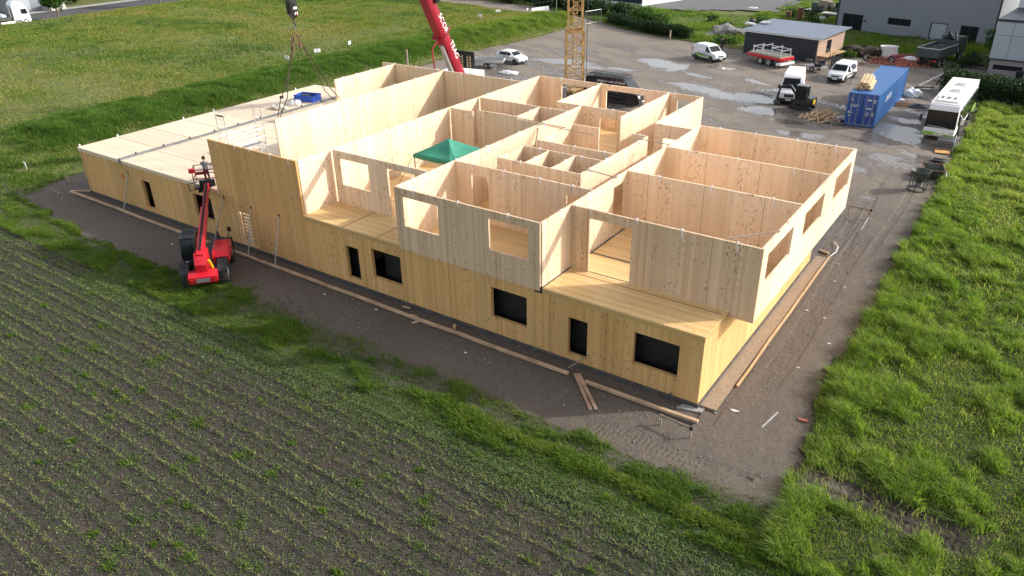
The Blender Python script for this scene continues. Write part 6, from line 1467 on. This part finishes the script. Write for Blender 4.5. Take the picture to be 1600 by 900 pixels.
def build_background():
    # dark shed
    t = thing('dark_shed', 'dark ribbed shed with a grey sloping sheet roof and block gable', 'shed', (-24.4, 73.5, 0), -.21)
    ln, dp = 9.7, 6.6
    b = MB(); n = 34
    vs = []
    for k in range(n*2+1): x = ln*k/(n*2); y = (0, -.05)[k % 2]; vs += [(x, y, 0), (x, y, 2.75)]
    b.add(vs, [(2*k, 2*k+2, 2*k+3, 2*k+1) for k in range(n*2)]); b.add([(0, 0, 0), (0, dp, 0), (0, dp, 3.1), (0, 0, 2.75)], [(0, 1, 2, 3)]); b.add([(0, dp, 0), (ln, dp, 0), (ln, dp, 3.1), (0, dp, 3.1)], [(0, 1, 2, 3)]); b.build('wall', M['anthracite'], t)
    g = MB(); g.prism([(ln-.05, .05, 0), (ln-.05, 2.2, 0), (ln-.05, 2.2, 2.85), (ln-.05, .05, 2.75)], (.15, 0, 0)); g.prism([(ln-.05, 3.4, 0), (ln-.05, dp, 0), (ln-.05, dp, 3.08), (ln-.05, 3.4, 2.92)], (.15, 0, 0)); g.box(ln-.05, ln+.1, 2.2, 3.4, 0, .6); g.box(ln-.05, ln+.1, 2.2, 3.4, 2.3, 2.85); g.build('gable_wall', M['brick'], t)
    g = MB(); g.box(ln-.02, ln+.05, 2.2, 3.4, .6, 2.3); g.build('window', M['glass'], t)
    g = MB(); g.box(ln+.1, ln+1.3, .2, 5.2, .75, .82); g.build('shelf', M['plank'], t)
    b = MB(); n = 30; vs = []
    for k in range(n*2+1):
        x = -.5+(ln+1.2)*k/(n*2); dz = (0, .05)[k % 2]; vs += [(x, -.45, 2.82+dz), (x, dp+.5, 3.28+dz)]
    b.add(vs, [(2*k, 2*k+2, 2*k+3, 2*k+1) for k in range(n*2)]); o = b.build('roof', M['metalroof'], t); o.modifiers.new('s', 'SOLIDIFY').thickness = .05
    g = MB(); g.box(-.5, ln+.7, -.50, -.40, 2.68, 2.80); g.build('gutter', M['dirtywhite'], t)
    for x, y, lab in ((-24.6, 75.5, 'white rag on the left end of the shed roof'), (-23.2, 77.2, 'white sheet scrap on the shed roof edge')): crumple('roof_scrap', lab, (x, y, 3.2), (.7, .4, .18), M['plastic'])
    crumple('dark_bundle', 'dark bundle lying at the left corner of the shed roof', (-24.7, 76.6, 3.2), (.5, .35, .35), M['black'], .5, 'bundle')
    # big grey hall
    ang = math.atan2(-5.8, 20.3); t = thing('grey_hall', 'large grey clad hall with dark windows and doors behind the yard', 'building', (-19.0, 97.2, 0), ang)
    ops = [(.85, 3.92, .1, 2.3, 'window'), (7.5, 10.7, 1.42, 2.36, 'window'), (13.35, 15.55, .2, 2.34, 'door'), (17.2, 19.42, .24, 2.36, 'window')]
    X = sorted({0, 21.3, *[v for o in ops for v in o[:2]]}); Z = sorted({0, 9, *[v for o in ops for v in o[2:4]]}); b = MB()
    for i in range(len(X)-1):
        for k in range(len(Z)-1):
            if not any(o[0] <= X[i] < o[1] and o[2] <= Z[k] < o[3] for o in ops): b.add([(X[i], 0, Z[k]), (X[i+1], 0, Z[k]), (X[i+1], 0, Z[k+1]), (X[i], 0, Z[k+1])], [(0, 1, 2, 3)])
    for o in ops:
        x0, x1, z0, z1 = o[:4]; b.add([(x0, 0, z0), (x0, .15, z0), (x0, .15, z1), (x0, 0, z1), (x1, 0, z0), (x1, .15, z0), (x1, .15, z1), (x1, 0, z1)], [(0, 1, 2, 3), (4, 5, 6, 7), (0, 1, 5, 4), (3, 2, 6, 7)])
    b.add([(0, 0, 0), (0, 18, 0), (0, 18, 9), (0, 0, 9), (21.3, 0, 0), (21.3, 18, 0), (21.3, 18, 9), (21.3, 0, 9)], [(0, 1, 2, 3), (4, 5, 6, 7), (1, 5, 6, 2), (3, 2, 6, 7)]); b.build('wall', M['greyclad'], t)
    for x0, x1, z0, z1, kind in ops:
        f = MB(); fw = .1
        f.box(x0, x1, .06, .16, z1-fw, z1); f.box(x0, x1, .06, .16, z0, z0+fw); f.box(x0, x0+fw, .06, .16, z0+fw, z1-fw); f.box(x1-fw, x1, .06, .16, z0+fw, z1-fw)
        if kind == 'window' and x1-x0 > 1.9: f.box((x0+x1)/2-.05, (x0+x1)/2+.05, .06, .16, z0+fw, z1-fw)
        p = f.build(kind, M['anthracite'], t); g = MB(); g.box(x0+fw, x1-fw, .13, .15, z0+fw, z1-fw); g.build('pane' if kind == 'window' else 'leaf', M['glass'] if kind == 'window' else M['greyclad2'], p)
        g = MB(); g.box(x0-.05, x1+.05, -.06, .05, z0-.07, z0); g.build('sill', M['alu'], p)
    g = MB()
    for x in (-.12, 21.2): g.box(x, x+.2, -.1, .05, 0, 9)
    g.build('corner_trim', M['anthracite'], t); g = MB(); g.box(-.1, 21.4, -.05, -.003, 0, .12); g.build('base_trim', M['anthracite'], t)
    g = MB()
    for x in (4.2, 4.35): g.cbox((x, -.08, 1.55), (.16, .12, .16))
    g.build('wall_lamp', M['black'], t)
    g = MB(); g.box(-.3, 21.6, -.3, 18.3, 9, 9.3); g.build('roof', M['greyclad2'], t)
    # light building at the right edge
    t = thing('light_panel_building', 'light grey panel building with a low brick base behind the hedge', 'building', (2.8, 73.8, 0), -.10)
    g = MB(); g.box(0.05, 12, 0, 10, 0, .75); g.box(.05, .45, 0, 10, .75, 1.25); g.box(.05, 12, 0, 10, 1.25, 1.85); g.box(3.25, 12, 0, 10, .75, 1.25); g.build('base_wall', M['darkbrick'], t)
    g = MB(); g.box(.45, 3.25, .05, .1, .75, 1.25); g.build('strip_window', M['glass'], t)
    g = MB(); g.box(-.12, 12, -.12, 10, 1.9, 5.7); g.build('panel_wall', M['greyclad2'], t)
    g = MB(); g.box(-.18, 12.05, -.18, 10.05, 1.78, 1.9); g.box(-.18, 12.05, -.18, 10.05, 5.7, 5.95); g.build('edge_trim', M['anthracite'], t)
    g = MB(); g.box(1.45, 1.48, -.128, -.121, 1.9, 5.7); g.box(-.11, 12, -.128, -.121, 4.3, 4.33); g.build('panel_joint', M['anthracite'], t)
    g = MB(); g.box(-.15, 8, 9.9, 20, 0, 9.5); g.build('rear_wing', M['paleclad'], t)
    t = thing('waste_bin', 'dark waste bin standing at the light building', 'bin', (5.95, 72.3, 0)); g = MB(); g.prism([(-.3, -.35, .1), (.3, -.35, .1), (.35, -.4, 1.0), (-.35, -.4, 1.0)], (0, .75, 0)); g.build('body', M['black'], t, .03); g = MB(); g.box(-.37, .37, -.43, .4, 1.0, 1.06); g.build('lid', M['blackplastic'], t)
    # pale building with dark side in the north, and one behind the truck
    t = thing('white_base_building', 'grey building with a bright white base strip beside a gravel lot', 'building', (-53.7, 104.1, 0), math.atan2(9.8, 2.6))
    g = MB(); g.box(0, 11, 0, 14, .55, 7); g.build('wall', M['paleclad'], t); g = MB(); g.box(-.05, 11.05, -.06, 14.05, 0, .55); g.build('base_strip', M['white'], t)
    g = MB(); g.box(-.04, -.003, .1, 14, .6, 6.9); g.build('side_cladding', M['anthracite'], t); g = MB(); g.box(9.2, 9.8, -.1, -.003, .6, 2.6); g.build('door', M['anthracite'], t)
    g = MB(); g.box(-.3, 11.3, -.3, 14.3, 7, 7.3); g.build('roof', M['greyclad2'], t)
    t = thing('grey_garage', 'small grey garage across the road behind the white truck', 'building', (-153.5, 45.5, 0), R(84))
    g = MB(); g.box(-2, 7, 0, 7, 0, 3.2); g.build('wall', M['greyclad'], t); g = MB(); g.box(-1.4, 1.4, -.05, -.003, .05, 2.4); g.build('garage_door', M['greyclad2'], t); g = MB(); g.box(-2.2, 7.2, -.3, 7.3, 3.2, 3.4); g.build('roof', M['anthracite'], t)
    t = thing('concrete_block', 'pale concrete block beside the grey garage', 'block', (-151.0, 50.0, .13), .2); g = MB(); g.prism([(-1.2, -1.6, 0), (1.4, -1.6, 0), (1.0, -1.6, 1.6), (-.9, -1.6, 1.6)], (0, 3.2, 0)); g.build('block_body', M['concrete'], t, .08)
    # trees along the road
    tree('young round crowned street tree beside the white truck', (-137.4, 43.9, 0), 6.0, .16, 2.3, M['leaf'], 'street trees', dens=330, leaf=.2, lift=.28)
    tree('street tree by the road with only its trunk in the picture', (-137.2, 63.6, 0), 7.5, .18, 2.2, M['leaf'], 'street trees', lift=.45)
    G = 'dark trees across the road'
    for k, (x, y, h, lab) in enumerate(((-163, 57, 9, 'dark dense tree across the road nearest the garage'), (-165, 65, 10, 'dark tree across the road, second from the garage'), (-164, 74, 10, 'dark tree across the road behind the bare trunk'), (-166, 84, 9, 'dark tree across the road, farthest along it'))):
        tree(lab, (x, y, 0), h, .25, 4.6, M['leafdark'], G, 'dark_tree', dens=120, leaf=.28, lift=.04)
    # bushes and hedge along the yard's north edge
    bl = []
    for k in range(34):
        f = k/33; x = np.interp(f, [0, .45, 1], [-50.5, -41.5, -34.6]); y = np.interp(f, [0, .45, 1], [86.0, 80.6, 78.6]); bl.append(((x, y+.5, .75), (1.1, .9, .95+.2*math.sin(k*1.7))))
    t = thing('long_hedge', 'long dark green hedge curving along the muddy track', 'hedge'); foliage('leaves', bl, 420, .12, M['leafdark'], t)
    for k, (x, y, rx, ry, h, lab) in enumerate(((-45.5, 87.5, 2.8, 1.8, 2.6, 'tall bush behind the hedge nearest the white base building'), (-48.8, 89.5, 2.2, 1.6, 2.3, 'bush behind the left part of the hedge'), (-42.5, 86, 2.4, 1.8, 2.1, 'bush behind the middle of the hedge'), (-51.8, 93, 2.2, 2, 2.2, 'bush below the dark wall of the white base building'))):
        bush(lab, (x, y, 0), (rx, ry), h, M['leafdark'] if k % 2 else M['leaf'], 'bushes behind the hedge', dens=260, leaf=.15)
    bl = []
    for k in range(40):
        f = k/39; x = -112+(-56+112)*f; y = back_edge(np.array([x]))[0]+3; bl.append(((x, y+2.0*math.sin(k), 1.0), (2.2, 2.0, 1.6)))
    t = thing('track_hedge', 'dark hedge row behind the far dirt track', 'hedge'); foliage('leaves', bl, 150, .2, M['leafdark'], t)
    G = 'bushes on the rough meadow'
    for k, (x, y, rx, ry, h, lab) in enumerate(((-37, 94.5, 1.0, .9, 1.1, 'small round bush in the rough meadow'), (-30, 96, 1.4, .9, 1.2, 'greyish bush left of the rusty barrels'), (-27.5, 105, 1.6, 1, 1.6, 'bush behind the rusty barrels'), (-24.5, 104, 1.4, 1, 1.5, 'bush right of the rusty barrels'),
            (-22.5, 100, 1.2, 1, 1.1, 'low bush near the corner of the grey hall'), (-28.5, 77.9, 2.2, .9, 1.1, 'low dark hedge piece left of the dark shed'), (-33, 90, 1.5, 1.0, .9, 'low bush near the gravel heap'), (-12.3, 76.6, 1.6, 1.0, 1.0, 'dark bush behind the small white van'), (.7, 78.6, 1.2, 1.0, 1.7, 'bush right of the dump truck'), (.0, 77.0, 1.0, .8, 1.2, 'low bush beside the dump truck wheels'), (-.6, 74.4, .9, .7, 1.0, 'small bush at the end of the dark hedge'))):
        bush(lab, (x, y, 0), (rx, ry), h, M['leaf'] if k % 3 else M['leafdark'], G, dens=200)
    tree('small pale leaved tree in front of the light building', (2.0, 84.3, 0), 3.4, .06, 1.3, M['leaf'], None, 'small_tree', 320, .13, .25)
    # trimmed hedge on the right
    t = thing('trimmed_hedge', 'dark trimmed hedge behind the bus at the right edge', 'hedge'); bl = []
    for k in range(50):
        f = k/49; x = .2+16*f; y = 63.6-.30*(x-.2); bl += [((x, y, .7), (.6, 2.0, .85)), ((x, y, 1.6), (.6, 1.9, .7))]
    foliage('leaves', bl, 560, .09, M['leafdark'], t)
    n = 9000
    # gravel heaps and dark stores in the north
    crumple('gravel_heap', 'grey gravel heap in the rough grass beyond the striped van', (-30.6, 84.2, 0), (3.0, 2.0, 1.15), M['gravel'], .15, 'gravel heap')
    crumple('small_gravel_heap', 'small gravel heap in front of the larger one', (-32.6, 82.4, 0), (1.1, .8, .5), M['gravel'], .15, 'gravel heap')
    crumple('earth_heap', 'dark earth heap between the shed gable and the meadow', (-11.4, 78.8, 0), (2.3, 1.5, 1.2), M['earth'], .1, 'earth heap')
    for x, y, h, m, lab in ((-27.7, 103.0, 1.1, 'rust', 'dark rusty barrel left of the taller one in the rough meadow'), (-26.0, 103.2, 1.7, 'rust', 'taller rusty red barrel in the rough meadow')):
        b = MB(); b.lathe([(0, 0), (.42, 0), (.42, h*.33), (.45, h*.34), (.42, h*.36), (.42, h*.64), (.45, h*.66), (.42, h*.68), (.42, h), (0, h)], 20); o = b.build('barrel', M[m], None, 0, 1, (x, y, .1)); tag(o, lab, 'barrel', 'barrels in the rough meadow')
    t = thing('dark_timber_store', 'dark cluttered timber store beside the corner of the grey hall', 'store', (-24.0, 113.0, 0), -.3)
    for k in range(14):
        b = MB(); x = random.uniform(-3, 3); b.cbox((x, random.uniform(-1.2, 1.2), random.uniform(.4, 1.6)), (random.uniform(.8, 2.2), random.uniform(.6, 1.4), random.uniform(.5, 1.4)), Matrix.Rotation(random.uniform(-.2, .2), 4, 'Z')); b.build('stored_bundle', M[('black', 'darksteel', 'oldwood')[k % 3]], t, .03)
    b = MB(); b.box(-3.6, 3.6, -1.8, 1.8, .0, .35); b.build('bearer', M['black'], t)
    t = thing('flat_cart', 'low pale flat cart standing beside the grey hall corner', 'cart', (-21.8, 107.0, 0), -.25)
    b = MB(); b.box(-1.8, 1.8, -.7, .7, .65, .8); b.build('deck', M['dirtywhite'], t)
    for x in (-1.1, 1.1):
        for s in (-1, 1): wheel(t, x, s*.6, .3, .16)
    crumple('white_bag', 'white bag lying in the grass near the flat cart', (-23.0, 104.0, .1), (.7, .4, .3), M['plastic'], .5, 'bag'); crumple('white_bag', 'white bag lying far out in the rough meadow', (-36.0, 110.5, .1), (1.0, .4, .2), M['plastic'], .5, 'bag')
    # rubble, bulk bag, axle scrap near the dump truck
    t = thing('rubble_bag', 'open white bulk bag filled with red rubble', 'bulk bag', (-8.3, 79.2, 0), .2)
    b = MB(); b.lathe([(.0, 0), (.8, .0), (.95, .5), (.85, 1.1), (.95, 1.3), (.86, 1.28), (.75, .95)], 18, Matrix.Diagonal((1.1, .85, 1, 1))); b.build('bag_fabric', M['plastic'], t, 0, 1); b = MB(); b.lathe([(0, 1.1), (.5, 1.05), (.84, .95)], 18, Matrix.Diagonal((1.1, .85, 1, 1))); b.build('rubble_fill', M['bricks'], t)
    G = 'loose red bricks on the ground'; bm_ = MB()
    x = RNG.normal(-6.6, 1.5, 500); y = RNG.normal(76.6, 1.2, 500)
    for a, c in zip(x, y): bm_.cbox((0, 0, 0), (.3, .16, .12), Matrix.Translation((a, c, .06+.3*math.exp(-((a+6.6)**2+(c-76.6)**2)/1.5)*random.random())) @ Euler((random.random(), random.random(), random.random()*6)).to_matrix().to_4x4())
    tag(bm_.build('brick_rubble', M['bricks']), 'spread of broken red bricks between container and dump truck', 'rubble', kind='stuff')
    t = thing('axle_scrap', 'rusty axle with wheels lying behind the blue container', 'scrap', (-8.6, 75.6, 0), -.1)
    b = MB(); b.bar((-1.5, 0, .42), (1.5, 0, .42), .18); b.bar((-.6, -.5, .4), (-.6, .6, .5), .12); b.build('axle', M['rust'], t)
    for xx in (-1.5, 1.4): wheel(t, xx, 0, .42, .28, rz=0)
    for k, (xx, yy, m, lab) in enumerate(((-5.6, 77.9, 'plastic', 'white sheet among the rubble by the dump truck'), (-5.2, 78.4, 'darksteel', 'dark blue grey sheet beside the dump truck bed'), (-7.0, 78.3, 'darkred', 'dark red tarp over rubble'), (-10.6, 73.2, 'oldwood', 'small brown heap right of the small white van'), (-6.1, 79.6, 'darkred', 'dark red bundle behind the rubble'))):
        crumple('scrap_heap', lab, (xx, yy, 0), (1.0, .5, .35), M[m], .35, 'scrap')
    t = thing('scrap_trailer', 'small open trailer with clutter between the shed and the small van', 'trailer', (-13.6, 67.0, 0), -.4)
    b = MB(); b.box(-1.2, 1.2, -.6, .6, .5, .6); b.bar((1.2, 0, .5), (2.3, 0, .45), .09); b.build('frame', M['steel'], t)
    for s in (-1, 1): wheel(t, 0, s*.7, .3, .18)
    for k in range(5): b = MB(); b.cbox((random.uniform(-.9, .9), random.uniform(-.4, .4), .75+.1*k), (random.uniform(.4, .9), random.uniform(.3, .6), .3), Matrix.Rotation(random.random(), 4, 'Z')); b.build('clutter', M[('black', 'darksteel', 'oldwood')[k % 3]], t, .02)
    t = thing('blue_gas_rack', 'dark upright rack with clutter beside the shed gable', 'rack', (-12.3, 70.2, 0), -.3)
    b = MB()
    for xx in (-.6, .6):
        for yy in (-.3, .3): b.bar((xx, yy, 0), (xx, yy, 1.5), .06)
    b.bar((-.6, -.3, .8), (.6, -.3, .8), .05); b.bar((-.6, .3, 1.4), (.6, .3, 1.4), .05); b.build('frame', M['darksteel'], t)
    for k in range(4): b = MB(); b.cyl((-.42+.28*k, 0, .05), (-.42+.28*k, 0, 1.2), .11, 12); b.build('bottle', M[('olive', 'darksteel')[k % 2]], t)
    # site fence and gate posts
    t = thing('fence_panel', 'wire mesh site fence panel standing behind the tower crane', 'fence', (-52.6, 84.6, 0), math.atan2(3.3, .9))
    b = MB()
    for a, c in (((-1.75, 0, .05), (-1.75, 0, 2.0)), ((1.75, 0, .05), (1.75, 0, 2.0)), ((-1.75, 0, 2.0), (1.75, 0, 2.0)), ((-1.75, 0, .15), (1.75, 0, .15))): b.tube([a, c], .022, 8)
    b.build('tube_frame', M['steel'], t); b = MB()
    for k in range(22): b.bar((-1.7+k*.16, 0, .15), (-1.7+k*.16, 0, 2.0), .012)
    for k in range(8): b.bar((-1.75, 0, .3+k*.22), (1.75, 0, .3+k*.22), .012)
    b.build('wire_mesh', M['darksteel'], t)
    b = MB(); b.tube([(-53.4, 82.7, 0), (-53.4, 82.7, 1.9)], .04, 8); tag(b.build('striped_post', M['rust']), 'rusty orange post in front of the mesh fence panel', 'post')
    t = thing('street_lamp', 'small lamp post beside the far track left of the tower crane', 'lamp post', (-60.5, 86.3, 0)); b = MB(); b.tube([(0, 0, 0), (0, 0, 3.2)], .05, 8); b.build('pole', M['steel'], t); b = MB(); b.cbox((0, 0, 3.25), (.35, .2, .15)); b.build('lamp_head', M['white'], t, .03)
    b = MB(); b.bar((-36.2, 77.2, 0), (-36.2, 77.2, 1.3), .18); tag(b.build('gate_post', M['oldwood']), 'short wooden post at the right end of the long hedge', 'post')
    G = 'poles by the field gate'
    for a, c, m, lab in (((-1.0, 66.2, 0), (-.2, 68.6, 2.0), 'black', 'leaning black pole in front of the trimmed hedge'), ((-2.4, 64.6, .1), (-.5, 69.2, .9), 'steel', 'long steel bar leaning behind the bus'), ((-2.6, 63.6, .1), (-.9, 64.3, .2), 'darksteel', 'dark bar lying behind the bus')):
        b = MB(); b.bar(a, c, .12); tag(b.build('pole', M[m]), lab, 'pole', G)
    t = thing('iron_gate', 'black iron gate beside the light panel building', 'gate', (1.9, 76.2, 0), -.5)
    b = MB()
    for k in range(12): b.bar((-1.0+k*.18, 0, 0), (-1.0+k*.18, 0, 1.7), .035)
    for z in (.2, 1.5): b.bar((-1.05, 0, z), (1.05, 0, z), .05)
    b.build('gate_bars', M['black'], t)
    for xx in (-1.1, 1.1): b = MB(); b.bar((xx, 0, 0), (xx, 0, 1.9), .12); b.build('gate_post', M['black'], t)
build_background()
